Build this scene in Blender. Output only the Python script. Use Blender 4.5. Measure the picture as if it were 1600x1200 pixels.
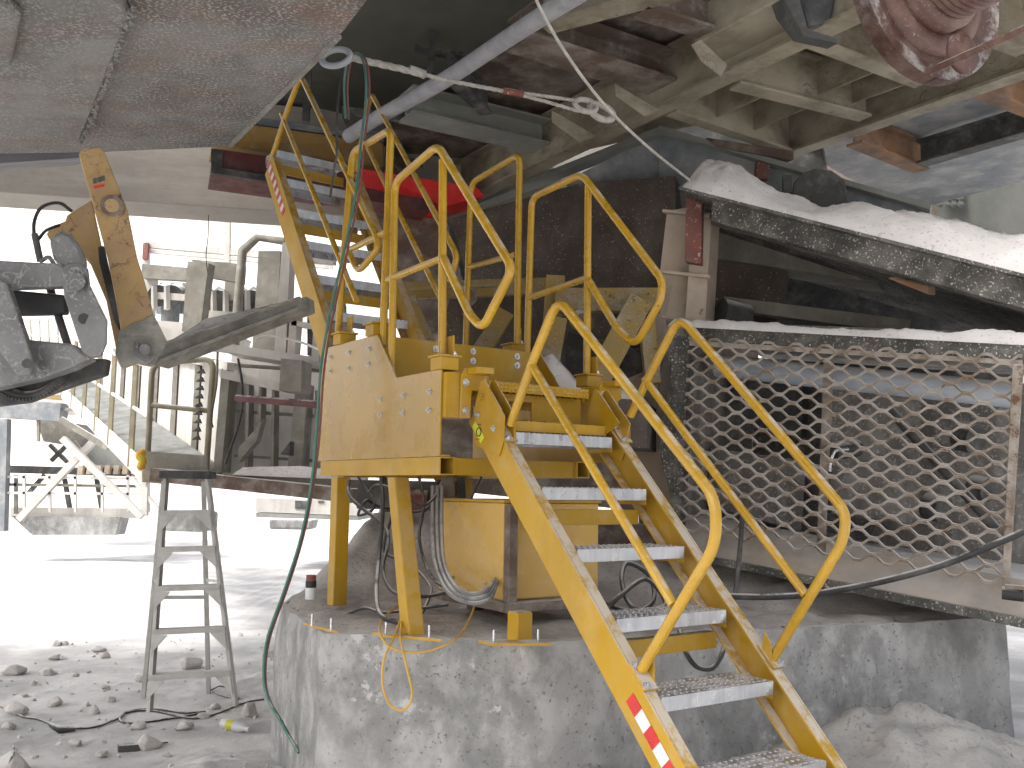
import bpy, bmesh, math, random
import numpy as np
from mathutils import Vector as V, Matrix, noise as mn
random.seed(7)
S = bpy.context.scene
for o in list(bpy.data.objects): bpy.data.objects.remove(o)
# ------------------------------------------------------------------ camera, world, sun, exposure
CAMH = 1.65; PITCH = 0.109; ROLL = 0.014; F = 1500.0
cam_d = bpy.data.cameras.new('camera'); cam = bpy.data.objects.new('camera', cam_d); S.collection.objects.link(cam)
cam_d.sensor_width = 36; cam_d.lens = 36*F/1600; cam_d.clip_start = .05; cam_d.clip_end = 3000
MC = Matrix.Rotation(math.pi/2+PITCH, 4, 'X') @ Matrix.Rotation(ROLL, 4, 'Z')
cam.matrix_world = Matrix.Translation((0, 0, CAMH)) @ MC
S.camera = cam
SUN_EL, SUN_AZ = 50, -124          # azimuth in degrees clockwise from +Y (the view direction)
w = bpy.data.worlds.new('World'); S.world = w; w.use_nodes = True
nt = w.node_tree; nt.nodes.clear()
sk = nt.nodes.new('ShaderNodeTexSky'); sk.sky_type = 'NISHITA'; sk.sun_disc = False
sk.sun_elevation = math.radians(SUN_EL); sk.sun_rotation = math.radians(SUN_AZ); sk.dust_density = 6; sk.air_density = 1.0; sk.ozone_density = .6
bg = nt.nodes.new('ShaderNodeBackground'); bg.inputs[1].default_value = .15
wo = nt.nodes.new('ShaderNodeOutputWorld'); hs = nt.nodes.new('ShaderNodeHueSaturation'); hs.inputs['Saturation'].default_value = .3; nt.links.new(sk.outputs[0], hs.inputs['Color']); nt.links.new(hs.outputs[0], bg.inputs[0]); nt.links.new(bg.outputs[0], wo.inputs[0])
sd = bpy.data.lights.new('sun', 'SUN'); sd.energy = 1.5; sd.angle = math.radians(12); sd.color = (1, .975, .94)
sun = bpy.data.objects.new('sun', sd); S.collection.objects.link(sun)
az = math.radians(SUN_AZ); el = math.radians(SUN_EL)
sun.rotation_euler = V((math.sin(az)*math.cos(el), math.cos(az)*math.cos(el), math.sin(el))).to_track_quat('Z', 'Y').to_euler()
S.view_settings.view_transform = 'Standard'; S.view_settings.look = 'None'; S.view_settings.gamma = 1; S.view_settings.use_curve_mapping = False
S.view_settings.exposure = 1.05
S.render.engine = 'CYCLES'; S.cycles.max_bounces = 8; S.cycles.diffuse_bounces = 5

# ------------------------------------------------------------------ geometry helpers
R3 = MC.to_3x3()
def ray(px, py): return R3 @ V(((px-800)/F, (600-py)/F, -1))
C0 = V((0, 0, CAMH))
def P(px, py, Y): r = ray(px, py); return C0 + r*(Y/r.y)
def atz(px, py, z): r = ray(px, py); return C0 + r*((z-CAMH)/r.z)
TH = 0.607; U = V((math.cos(TH), math.sin(TH), 0)); N = V((-math.sin(TH), math.cos(TH), 0)); SO = V((-.005, 4.488, 0))
def L(a, b, z): return SO + U*a + N*b + V((0, 0, z))          # stair frame
def fa(px, py, a): r = ray(px, py); t = (a-(C0-SO).dot(U))/r.dot(U); return C0+r*t
def fb(px, py, b): r = ray(px, py); t = (b-(C0-SO).dot(N))/r.dot(N); return C0+r*t
TC = math.radians(27.5); UC = V((math.cos(TC), math.sin(TC), 0)); NC = V((-math.sin(TC), math.cos(TC), 0)); Z = V((0, 0, 1))
col = S.collection
ORI = {}
class MB:
    def __init__(s): s.v = []; s.f = []; s.sm = []
    def add(s, vs, fs, smooth=False):
        o = len(s.v); s.v += [V(q) for q in vs]; s.f += [[i+o for i in f] for f in fs]; s.sm += [smooth]*len(fs); return s
    def hexa(s, c, du, dv, dw):      # centre and three half vectors
        c = V(c); q = [c+du*i+dv*j+dw*k for k in (-1, 1) for j in (-1, 1) for i in (-1, 1)]
        f = [(0, 2, 3, 1), (4, 5, 7, 6), (0, 1, 5, 4), (2, 6, 7, 3), (0, 4, 6, 2), (1, 3, 7, 5)]
        if du.cross(dv).dot(dw) < 0: f = [t[::-1] for t in f]
        return s.add(q, f)
    def boxf(s, a0, a1, b0, b1, z0, z1):   # in stair frame
        return s.hexa(L((a0+a1)/2, (b0+b1)/2, (z0+z1)/2), U*((a1-a0)/2), N*((b1-b0)/2), Z*((z1-z0)/2))
    def bar(s, p, q, w, h, up=Z):
        p, q = V(p), V(q); d = (q-p); dn = d.normalized(); sx = dn.cross(up).normalized(); uz = sx.cross(dn)
        return s.hexa((p+q)/2, sx*(w/2), d/2, uz*(h/2))
    def ibeam(s, p, q, w, h, up=Z, t=.02):   # p,q on the middle of the bottom flange
        p, q = V(p), V(q); s.bar(p+up*t/2, q+up*t/2, w, t, up); s.bar(p+up*(h-t/2), q+up*(h-t/2), w, t, up); s.bar(p+up*h/2, q+up*h/2, t, h-2*t-.001, up); return s
    def tube(s, pts, r, n=10, caps=True):
        pts = [V(q) for q in pts]; m = len(pts)
        if isinstance(r, (int, float)): r = [r]*m
        t0 = (pts[1]-pts[0]).normalized(); x = t0.orthogonal().normalized(); rings = []
        vs = []; fs = []
        for i in range(m):
            if i == 0: t = t0
            elif i == m-1: t = (pts[i]-pts[i-1]).normalized()
            else:
                t = (pts[i+1]-pts[i]).normalized()+(pts[i]-pts[i-1]).normalized()
                t = t.normalized() if t.length > 1e-6 else t0
            x = (x-t*x.dot(t)).normalized(); y = t.cross(x)
            for k in range(n):
                a = 2*math.pi*k/n; vs.append(pts[i]+(x*math.cos(a)+y*math.sin(a))*r[i])
        for i in range(m-1):
            for k in range(n):
                k2 = (k+1) % n; fs.append((i*n+k, i*n+k2, (i+1)*n+k2, (i+1)*n+k))
        s.add(vs, fs, True)
        if caps: s.add(vs[:n], [tuple(range(n))[::-1]]); s.add(vs[-n:], [tuple(range(n))])
        return s
    def prism(s, poly, off):         # polygon (list of points) extruded by a vector
        poly = [V(q) for q in poly]; n = len(poly); nr = V((0, 0, 0))
        for i in range(n): nr += poly[i].cross(poly[(i+1) % n])
        if nr.dot(off) > 0: poly = poly[::-1]
        q = poly+[p+off for p in poly]
        fs = [tuple(range(n)), tuple(range(2*n-1, n-1, -1))]+[(i, i+n, (i+1) % n+n, (i+1) % n) for i in range(n)]
        return s.add(q, fs)
    def build(s, name, m, parent=None, bev=0, loc=None, **pr):
        o0 = ORI.get(parent.name, V((0, 0, 0))) if parent else V(loc) if loc else V((0, 0, 0))
        me = bpy.data.meshes.new(name); me.from_pydata([tuple(q-o0) for q in s.v], [], s.f); me.materials.append(m)
        me.polygons.foreach_set('use_smooth', s.sm); me.update()
        o = bpy.data.objects.new(name, me); col.objects.link(o)
        if parent: o.parent = parent
        else: o.location = o0
        ORI[o.name] = o0
        if bev:
            b = o.modifiers.new('bevel', 'BEVEL'); b.width = bev; b.segments = 2; b.limit_method = 'ANGLE'; b.angle_limit = .7
        for k, v in pr.items(): o[k] = v
        return o
def thing(name, label, cat, loc, group=None):
    o = bpy.data.objects.new(name, None); col.objects.link(o); o.location = V(loc); o.empty_display_size = .1
    ORI[o.name] = V(loc); o['label'] = label; o['category'] = cat
    if group: o['group'] = group
    return o
def tag(o, label, cat, group=None):
    o['label'] = label; o['category'] = cat
    if group: o['group'] = group
    return o
def dup(o, off, label=None):        # a copy of a thing, its parts and sub-parts
    def cp(x, par):
        c = x.copy(); col.objects.link(c)
        if par: c.parent = par
        for k in x.children: cp(k, c)
        return c
    c = cp(o, None); c.location = o.location+V(off)
    if label: c['label'] = label
    return c
def fil(pts, r=.06, seg=6):          # round the inner corners of a path
    pts = [V(p) for p in pts]; out = [pts[0]]
    for i in range(1, len(pts)-1):
        a, b, c = pts[i-1], pts[i], pts[i+1]; d1 = (a-b); d2 = (c-b); rr = min(r, d1.length*.45, d2.length*.45)
        p, q = b+d1.normalized()*rr, b+d2.normalized()*rr
        for k in range(seg+1):
            t = k/seg; out.append(p*(1-t)**2+b*2*t*(1-t)+q*t*t)
    out.append(pts[-1]); return out
def smooth(pts, n=8):                # Catmull-Rom
    pts = [V(p) for p in pts]; q = [pts[0]*2-pts[1]]+pts+[pts[-1]*2-pts[-2]]; out = []
    for i in range(1, len(q)-2):
        for k in range(n):
            t = k/n; a, b, c, d = q[i-1:i+3]
            out.append(.5*((2*b)+(c-a)*t+(2*a-5*b+4*c-d)*t*t+(3*b-a-3*c+d)*t**3))
    out.append(pts[-1]); return out
def vn(x, y, s=0):
    xi = np.floor(x).astype(np.int64); yi = np.floor(y).astype(np.int64); fx = x-xi; fy = y-yi; fx = fx*fx*(3-2*fx); fy = fy*fy*(3-2*fy)
    def h(a, b):
        n = (a*374761393+b*668265263+s*1442695041) & 0x7fffffff; n = ((n ^ (n >> 13))*1274126177) & 0x7fffffff; return ((n ^ (n >> 16)) & 0xffff)/65535.
    return (h(xi, yi)*(1-fx)+h(xi+1, yi)*fx)*(1-fy)+(h(xi, yi+1)*(1-fx)+h(xi+1, yi+1)*fx)*fy
def fbm(x, y, s=0, o=5, g=.5):
    r = 0; a = 1; t = 0
    for k in range(o): r = r+a*vn(x, y, s+k*17); t += a; a *= g; x = x*2.03+11.3; y = y*2.03+5.7
    return r/t
def sheet(X, Y, Zz):                 # grid mesh from 2-D arrays
    m = MB(); n0, n1 = X.shape; m.v = [V(q) for q in zip(X.ravel().tolist(), Y.ravel().tolist(), Zz.ravel().tolist())]
    m.f = [(i*n1+j, (i+1)*n1+j, (i+1)*n1+j+1, i*n1+j+1) for i in range(n0-1) for j in range(n1-1)]; m.sm = [True]*len(m.f); return m
def bed(c00, c10, c11, c01, h, nu=60, nv=16, seed=1, rough=.35, prof=None, fr=4, lump=0):   # a dust heap lying on a quad
    u, v = np.meshgrid(np.linspace(0, 1, nu), np.linspace(0, 1, nv), indexing='ij')
    def co(k): return c00[k]*(1-u)*(1-v)+c10[k]*u*(1-v)+c11[k]*u*v+c01[k]*(1-u)*v
    x, y, z = co(0), co(1), co(2)
    e = np.clip(np.minimum(v, 1-v)*5, 0, 1)**.6*np.clip(np.minimum(u, 1-u)*nu/3., 0, 1)**.6
    p = np.interp(u, *prof) if prof else 1
    hh = h*p*e*(1-rough+rough*2*fbm(x*fr+z*2, y*fr, seed))+lump*e*(fbm(x*22, y*22, seed+3, 3)-.5)
    m = sheet(x, y, z+hh-.01*(1-e))
    return m

# ------------------------------------------------------------------ materials
DUST = (.64, .61, .58)
def M(name, c1, c2=None, sc=3, rough=.6, metal=0, dust=0, dcol=DUST, speck=None, bump=.15, bsc=40, streak=None, dlo=.35, chip=None, coat=0, spec=None, crack=None):
    m = bpy.data.materials.new(name); m.use_nodes = True; t = m.node_tree; b = t.nodes['Principled BSDF']; nn = t.nodes.new; lk = t.links.new
    tc = nn('ShaderNodeTexCoord').outputs['Object']
    def noise(scale, det=8, ro=.6, vec=None, dist=0):
        n = nn('ShaderNodeTexNoise'); n.inputs['Scale'].default_value = scale; n.inputs['Detail'].default_value = det; n.inputs['Roughness'].default_value = ro; n.inputs['Distortion'].default_value = dist
        lk(vec or tc, n.inputs['Vector']); return n.outputs['Fac']
    def rng(x, lo, hi, a=0, bb=1):
        n = nn('ShaderNodeMapRange'); n.interpolation_type = 'SMOOTHSTEP'; lk(x, n.inputs[0])
        for i, q in enumerate((lo, hi, a, bb)): n.inputs[i+1].default_value = q
        return n.outputs[0]
    def mul(x, y):
        n = nn('ShaderNodeMath'); n.operation = 'MULTIPLY'; lk(x, n.inputs[0])
        if isinstance(y, (int, float)): n.inputs[1].default_value = y
        else: lk(y, n.inputs[1])
        n.use_clamp = True; return n.outputs[0]
    def mix(fac, a, bc):
        n = nn('ShaderNodeMix'); n.data_type = 'RGBA'; lk(fac, n.inputs[0])
        for i, q in ((6, a), (7, bc)):
            if isinstance(q, tuple): n.inputs[i].default_value = (*q, 1)
            else: lk(q, n.inputs[i])
        return n.outputs[2]
    c = mix(rng(noise(sc), .38, .62), c1, c2 or tuple(k*.8 for k in c1))
    r = rng(noise(sc*3), .3, .7, max(.05, rough-.1), min(1, rough+.12))
    def layer(c, r, f, cc, rr):
        c = mix(f, c, cc); n = nn('ShaderNodeMix'); lk(f, n.inputs[0]); lk(r, n.inputs[2]); n.inputs[3].default_value = rr; return c, n.outputs[0]
    if crack:      # colour, scale, half width, strength: thin wandering scratches
        n_ = noise(crack[1], 4, .55, dist=.6); s_ = nn('ShaderNodeMath'); s_.operation = 'SUBTRACT'; lk(n_, s_.inputs[0]); s_.inputs[1].default_value = .5
        a_ = nn('ShaderNodeMath'); a_.operation = 'ABSOLUTE'; lk(s_.outputs[0], a_.inputs[0])
        c, r = layer(c, r, mul(mul(rng(a_.outputs[0], 0, crack[2], 1, 0), rng(noise(crack[1]*.5, 3), .42, .6)), crack[3]), crack[0], .8)
    if chip: c, r = layer(c, r, rng(mul(noise(chip[1], 10, .75), rng(noise(chip[1]*.2, 3), .3, .6, .6, 1)), chip[2], chip[2]+.03), chip[0], .8)
    if streak:
        mp = nn('ShaderNodeMapping'); lk(tc, mp.inputs[0]); mp.inputs['Scale'].default_value = streak[2] if len(streak) > 2 else (9, 9, .8)
        c, r = layer(c, r, mul(rng(noise(1.6, 8, .65, mp.outputs[0]), .42, .68), streak[1]), streak[0], .85)
    if speck:       # colour, scale, threshold, strength
        f = mul(rng(noise(speck[1], 2, .5), speck[2], speck[2]+.05), rng(noise(speck[1]*.07, 4), .3, .62, .25, 1))
        c, r = layer(c, r, mul(f, speck[3] if len(speck) > 3 else .9), speck[0], .95)
    if dust:
        g = nn('ShaderNodeNewGeometry'); sp = nn('ShaderNodeSeparateXYZ'); lk(g.outputs['Normal'], sp.inputs[0])
        up = rng(sp.outputs[2], dlo, .9); nz = rng(noise(9, 8, .7), .5-dust*.35, .62-dust*.2)
        c, r = layer(c, r, mul(up, mul(nz, 1.)), dcol, .97)
        sp2 = mul(rng(noise(5, 8, .7), .45, .75), dust*.35); c, r = layer(c, r, sp2, dcol, .95)
    lk(c, b.inputs['Base Color']); lk(r, b.inputs['Roughness']); b.inputs['Metallic'].default_value = metal
    if coat: b.inputs['Coat Weight'].default_value = coat; b.inputs['Coat Roughness'].default_value = .15
    if spec is not None: b.inputs['Specular IOR Level'].default_value = spec
    if bump:
        n = nn('ShaderNodeBump'); n.inputs['Strength'].default_value = bump; n.inputs['Distance'].default_value = .01; lk(noise(bsc, 6, .65), n.inputs['Height']); lk(n.outputs[0], b.inputs['Normal'])
    return m
YEL = M('yellow_paint', (.48, .275, .010), (.40, .225, .008), sc=2, rough=.42, dust=.35, bump=.03, spec=.35, chip=((.12, .08, .04), 9, .66), streak=((.5, .36, .14), .25, (6, 6, 1.2)))
YELG = M('glossy_side_plate_paint', (.42, .235, .008), (.36, .20, .007), sc=2, rough=.3, dust=.1, bump=.01, coat=1, chip=((.12, .08, .04), 9, .67))
YELR = M('yellow_rail_paint', (.54, .31, .010), (.44, .25, .008), sc=3, rough=.3, dust=.12, bump=.02, coat=.5, chip=((.09, .06, .03), 16, .635))
YOLD = M('old_dusty_yellow_paint', (.30, .20, .05), (.22, .16, .07), sc=5, rough=.7, dust=.9, chip=((.07, .05, .04), 22, .56), speck=((.4, .37, .32), 90, .62, .7))
YSCR = M('scratched_yellow_paint', (.38, .25, .09), (.30, .19, .09), sc=4, rough=.6, dust=.3, chip=((.10, .045, .03), 16, .56), crack=((.09, .04, .03), 9, .03, .95), streak=((.3, .2, .12), .4, (4, 4, 4)))
ALU = M('aluminium', (.50, .51, .53), (.40, .41, .44), sc=5, rough=.3, metal=.85, dust=.25, dlo=.6, streak=((.75, .76, .78), .4, (14, 14, .5)), bump=.05)
ALUD = M('dusty_ladder_metal', (.52, .51, .48), (.44, .43, .41), sc=8, rough=.6, metal=.3, dust=.9, bump=.1)
ZINC = M('zinc', (.72, .73, .75), (.6, .6, .62), sc=20, rough=.3, metal=.8, bump=.05)
CONC = M('old_concrete', (.34, .335, .33), (.22, .22, .215), sc=2.2, rough=.95, dust=.7, bump=.6, bsc=22, streak=((.52, .515, .51), .6, (4, 4, 2.6)), speck=((.12, .115, .11), 48, .63, .75), chip=((.45, .445, .44), 5, .58), crack=((.16, .155, .15), 3.2, .008, .7))
GRND = M('pale_dust_ground', (.64, .63, .62), (.44, .435, .43), sc=1.3, rough=1, bump=.9, bsc=14, speck=((.30, .28, .27), 30, .66, .5))
DST = M('loose_dust', (.76, .73, .71), (.66, .63, .61), sc=4, rough=1, bump=.8, bsc=45, speck=((.36, .32, .30), 50, .62, .6))
ROCK = M('rock', (.58, .55, .52), (.46, .435, .41), sc=9, rough=.95, dust=.9, bump=.6, bsc=30)
HULL = M('worn_hull_steel', (.155, .15, .142), (.07, .066, .064), sc=1.3, rough=.75, bump=.3, bsc=40, speck=((.31, .30, .28), 85, .53, .7), streak=((.15, .085, .06), .6, (1.0, 3, 3)), chip=((.10, .09, .095), 2.2, .56))
HULP = M('worn_hull_plate', (.175, .172, .16), (.12, .118, .11), sc=2.2, rough=.8, bump=.3, bsc=40, speck=((.30, .295, .28), 90, .53, .6), streak=((.13, .085, .07), .6, (1.5, 4, 4)))
BEIG = M('beige_steel', (.33, .295, .22), (.23, .20, .145), sc=1.6, rough=.65, dust=.5, bump=.15, streak=((.13, .10, .065), .85, (1.6, 1.6, 3)), chip=((.07, .05, .035), 5, .60), crack=((.06, .045, .03), 2.5, .006, .8))
BEIGP = M('pale_beam_paint', (.36, .33, .29), (.29, .26, .23), sc=1.3, rough=.7, dust=.4, bump=.1, streak=((.45, .42, .38), .5, (.7, .7, 5)))
BRST = M('brown_rusty_steel', (.11, .08, .065), (.20, .165, .135), sc=2.5, rough=.85, dust=.8, bump=.3, streak=((.11, .055, .035), .7, (1.5, 1.5, 6)))
DKST = M('dark_steel', (.07, .07, .065), (.04, .04, .04), sc=3, rough=.8, dust=.6, bump=.2)
GRN = M('dark_green_grey_steel', (.095, .095, .075), (.065, .065, .052), sc=1.5, rough=.85, bump=.15)
SPAT = M('spattered_black_steel', (.045, .045, .042), (.09, .085, .075), sc=5, rough=.7, dust=.6, bump=.3, speck=((.58, .55, .50), 75, .61, .9), streak=((.2, .19, .17), .18, (5, 5, 5)))
SPBR = M('spattered_brown_steel', (.085, .068, .058), (.14, .115, .095), sc=2, rough=.85, bump=.3, speck=((.5, .46, .42), 60, .655, .8), streak=((.07, .045, .035), .6, (3, 3, 1)))
SPGR = M('slurry_grey_steel', (.17, .155, .14), (.10, .09, .08), sc=5, rough=.85, bump=.3, speck=((.5, .47, .44), 55, .6, .7), dust=.8, streak=((.32, .30, .28), .6, (5, 5, 2)))
BLUG = M('blue_grey_steel', (.16, .178, .195), (.20, .21, .22), sc=1.5, rough=.7, dust=.6, bump=.1, streak=((.45, .44, .42), .5, (2, 2, 2)))
WGRY = M('dusty_grey_steel', (.27, .28, .255), (.21, .215, .2), sc=1.5, rough=.8, dust=.6, bump=.1)
WHTP = M('dusty_white_steel', (.56, .545, .51), (.46, .44, .41), sc=2, rough=.7, dust=.8, bump=.1, streak=((.36, .32, .28), .45, (5, 5, .8)))
TAUP = M('taupe_steel', (.24, .225, .19), (.17, .16, .135), sc=3, rough=.75, dust=.8, bump=.15)
RUST = M('rust_red_steel', (.22, .075, .055), (.15, .06, .05), sc=5, rough=.75, dust=.3, speck=((.55, .5, .46), 45, .64), bump=.3)
DRUM = M('rusty_drum_steel', (.10, .045, .038), (.17, .095, .07), sc=5, rough=.45, dust=.15, bump=.3, speck=((.42, .36, .34), 75, .65, .6), streak=((.26, .18, .15), .5, (4, 4, 4)))
ORBR = M('orange_brown_primer', (.20, .10, .045), (.12, .07, .045), sc=4, rough=.8, dust=.3)
REDP = M('red_paint', (.75, .015, .012), (.6, .012, .01), sc=3, rough=.6, dust=.15)
MARO = M('maroon_paint', (.11, .02, .018), (.07, .015, .014), sc=4, rough=.6, dust=.2)
BLKR = M('black_rubber', (.022, .022, .024), (.04, .04, .04), sc=6, rough=.6, dust=.4, bump=.1)
GREY = M('scuffed_dark_iron', (.19, .19, .19), (.12, .12, .122), sc=5, rough=.55, metal=.35, dust=.3, bump=.5, bsc=18, crack=((.42, .42, .42), 16, .03, .8), speck=((.36, .36, .35), 60, .6, .5))
TINE = M('muddy_fork_steel', (.22, .21, .18), (.13, .125, .11), sc=6, rough=.8, dust=.6, bump=.3, streak=((.32, .31, .27), .5, (2, 2, 10)))
ROPE = M('dusty_wire_rope', (.52, .50, .46), (.40, .38, .34), sc=20, rough=.9, bump=.6, bsc=70)
MESHM = M('rusty_dusty_mesh_steel', (.34, .30, .26), (.20, .15, .11), sc=7, rough=.75, dust=.8, dlo=.1, bump=.3, chip=((.12, .06, .03), 18, .54))
HGRN = M('green_rubber_hose', (.05, .17, .13), (.10, .20, .17), sc=8, rough=.55, dust=.2)
HRED = M('red_rubber_hose', (.26, .08, .07), (.2, .1, .09), sc=8, rough=.55, dust=.2)
YROP = M('yellow_cord_plastic', (.62, .38, .07), (.5, .3, .06), sc=8, rough=.6)
TRED = M('red_reflective_tape', (.60, .03, .03), rough=.35, dust=.15, bump=0); TWHT = M('white_reflective_tape', (.75, .75, .75), rough=.35, dust=.15, bump=0)
STIC = M('yellow_sticker', (.62, .62, .05), rough=.5, bump=0); BLK = M('black_print', (.02, .02, .02), rough=.6, bump=0)
PLAS = M('white_plastic', (.7, .7, .7), rough=.4, bump=0); GALV = M('galvanised_grating', (.42, .43, .42), (.33, .34, .33), sc=4, rough=.6, metal=.4, dust=.8)
BLUP = M('pale_blue_pipe_paint', (.50, .55, .62), (.42, .46, .52), sc=4, rough=.6, dust=.8)
PEACH = M('peach_dusty_steel', (.52, .43, .34), (.42, .34, .27), sc=3, rough=.8, dust=.5, bump=.2, chip=((.2, .1, .07), 8, .6))
QUAR = M('pale_quarry_rock', (.80, .77, .74), (.70, .64, .60), sc=.06, rough=1, bump=.5, bsc=1)

# ------------------------------------------------------------------ setting: ground, quarry face
def gz(x, y):
    x = np.asarray(x, float); y = np.asarray(y, float)
    d = np.hypot(x, y-4); fade = 1/(1+(d/40)**2)
    z = .10*(fbm(x*.45, y*.45, 2)-.5)+.06*(fbm(x*2.2, y*2.2, 5, 4)-.5)+.035*(fbm(x*9, y*9, 9, 3)-.5)*np.clip(1.3-d/30, 0, 1)+.05*(fbm(x*.8+y*.2, y*3.2, 61, 4)-.5)*np.clip((d-4)/4, 0, 1)
    z = z*np.clip(d/1., .3, 1)*(fade+.15)
    def heap(cx, cy, rx, ry, h, p=1.3):
        q = ((x-cx)/rx)**2+((y-cy)/ry)**2; return h*np.clip(1-q**.5, 0, 1)**p*(1+.3*(fbm(x*3, y*3, 31)-.5)*2)+.05*(fbm(x*10, y*10, 37, 4)-.5)*(q < 1)
    z = np.maximum(z, z*.5+heap(1.95, 4.75, 1.9, 1.3, .60, 1.0))+0*z
    z = np.maximum(z, z*.5+heap(3.4, 4.9, 1.6, 1.1, .42)); z = np.maximum(z, z*.5+heap(.35, 4.6, 1.2, .9, .30))
    z = z+heap(-1.55, 5.2, .75, 1.1, .22)+heap(-1.75, 8.4, .9, .8, .14)+heap(-6.5, 14.5, 3, 1.4, .35)
    z = z+.0006*np.clip(y-25, 0, 400)**1.5
    return z
def axis(lo, hi, dn, far):
    c = list(np.arange(lo, hi, dn)); s = dn; a = hi
    up = []
    while a < far: up.append(a); s *= 1.22; a += s
    up.append(far); s = dn; a = lo-dn; dnl = []
    while a > -far: dnl.append(a); s *= 1.22; a -= s
    return np.array(([-far]+dnl[::-1]+c+up))
gx, gy = np.meshgrid(axis(-5.5, 4.2, .035, 600), axis(3.2, 9.5, .035, 600), indexing='ij')
sheet(gx, gy, gz(gx, gy)).build('ground', GRND, kind='structure')
xs, zs = np.meshgrid(np.linspace(-160, 60, 90), np.linspace(0, 1, 20), indexing='ij')
sheet(xs, 95+zs*22+14*fbm(xs*.04, zs*2, 3)+.02*(xs+50)**2*.1, -1+zs*(44+24*fbm(xs*.03, zs*0, 8))).build('quarry_hillside', QUAR, kind='structure')

# ------------------------------------------------------------------ concrete plinth
ZB = .95
pl = [atz(432, 940, ZB), atz(500, 988, ZB), atz(850, 1003, ZB), atz(1165, 985, ZB), atz(1578, 964, ZB)]
pl2 = [pl[-1]+V((.25, 2.6, 0)), pl[0]+V((.9, 2.6, 0))]
t = thing('concrete_plinth', 'big weathered grey concrete foundation block under the yellow platform', 'concrete block', (1, 6, 0))
def plinth():
    bm = MB(); ring = pl+pl2; n = len(ring); ctr = sum(ring, V((0, 0, 0)))/n; lev = 14
    pts = []
    for i in range(n):
        a, b = ring[i], ring[(i+1) % n]; k = max(2, int((b-a).length/.07)) if i < 4 or i == n-1 else 4
        for j in range(k): pts.append(a.lerp(b, j/k))
    m = len(pts); vs = []
    for q in range(lev):
        f = q/(lev-1)
        for p in pts:
            z = -.3+(ZB+.3)*f; d = (p-ctr); d.z = 0; d.normalize()
            o = .03*mn.fractal(V((p.x*1.5, p.y*1.5, z*1.5)), .8, 2, 4)
            if q >= lev-2: o -= (.012+.03*abs(mn.noise(p*7)))*(1 if q == lev-1 else .3); z -= .02*abs(mn.noise(p*5+V((3, 1, 0)))) if q == lev-1 else 0
            vs.append(V((p.x, p.y, z))+d*o)
    fs = [(q*m+i, q*m+(i+1) % m, (q+1)*m+(i+1) % m, (q+1)*m+i) for q in range(lev-1) for i in range(m)]
    bm.add(vs, fs, True); bm.add(vs[-m:]+[V((ctr.x, ctr.y, ZB))], [(i, (i+1) % m, m) for i in range(m)]); return bm
plinth().build('block', CONC, t)
tp = lambda px, py, z=ZB: atz(px, py, z)
def ontop(name, label, pts_fn, x0, x1, y0, y1, st, mat, seed):
    X, Y = np.meshgrid(np.arange(x0, x1, st), np.arange(y0, y1, st), indexing='ij')
    Zt = pts_fn(X, Y); ms = sheet(X, Y, Zt); zz = Zt.ravel(); ms.f = [f for f in ms.f if all(zz[i] > ZB-.055 for i in f)]; ms.sm = [True]*len(ms.f)
    return tag(ms.build(name, mat, kind='stuff'), label, 'dust')
DSTB = M('brownish_dust', (.50, .465, .435), (.38, .35, .325), sc=4, rough=1, bump=.9, bsc=30, speck=((.28, .25, .23), 34, .60, .7))
def topdust(X, Y):
    z = ZB-.04+.05*fbm(X*3, Y*3, 4)+.02*fbm(X*14, Y*14, 6, 3)
    def hp(cx, cy, rx, ry, h): return h*np.clip(1-np.hypot((X-cx)/rx, (Y-cy)/ry), 0, 1)**1.1*(.75+.5*fbm(X*5, Y*5, 12))
    z = z+hp(-.75, 6.9, 1.15, 1.0, .78)+hp(-1.25, 6.2, .6, .6, .16)+hp(1.9, 6.7, 2.0, 1.0, .50)+hp(.2, 6.4, .9, .9, .28)+.06*(fbm(X*6, Y*6, 44, 4)-.5)
    # stay inside the block outline
    e = np.full(X.shape, 9.)
    ring = [q for q in pl+pl2]
    for i in range(len(ring)):
        a, b = ring[i], ring[(i+1) % len(ring)]; d = (b-a); ln = math.hypot(d.x, d.y); e = np.minimum(e, (d.x*(Y-a.y)-d.y*(X-a.x))/ln)
    return np.where(e > .02, ZB-.03+(z-ZB+.03)*np.clip((e-.02)/.25, 0, 1)**.7+.025*np.clip((e-.03)/.05, 0, 1), ZB-.06-np.clip(-e, 0, 2)*.0)
ontop('dust_cover', 'brownish dust and rubble drifted over the top of the concrete block', topdust, -2.6, 4.2, 4.3, 9.4, .04, DSTB, 3)

# ------------------------------------------------------------------ lower stair
RISE, RUN, Z1 = .257, .251, 1.916
def stairpt(a, k, dp=0): return L(a, -RUN*k, Z1-RISE*k)      # nosing at fractional tread k
DR = (L(0, -RUN, -RISE)-L(0, 0, 0)).normalized(); PN = (DR.cross(U)).normalized(); PN = PN if PN.z < 0 else -PN   # down the slope, and perpendicular below
ls = thing('lower_stair', 'yellow steel access stair with aluminium treads going down to the right', 'stair', stairpt(.315, 5))
def stringer(a0, sgn, name='stringer'):
    k0, k1 = -.62, 7.25; d = .15; m = MB(); p0, p1 = stairpt(a0, k0), stairpt(a0, k1); off = U*(.012*sgn)
    m.prism([p0, p1, p1+PN*d, p0+PN*d], off)
    for s in (0, d-.012): m.prism([p0+PN*s+off*1.01, p1+PN*s+off*1.01, p1+PN*(s+.012)+off*1.01, p0+PN*(s+.012)+off*1.01], U*(.05*sgn))
    return m.build(name, YEL, ls, bev=.003)
stringer(-.067, 1); stringer(.715, -1)
studme = None
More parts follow.
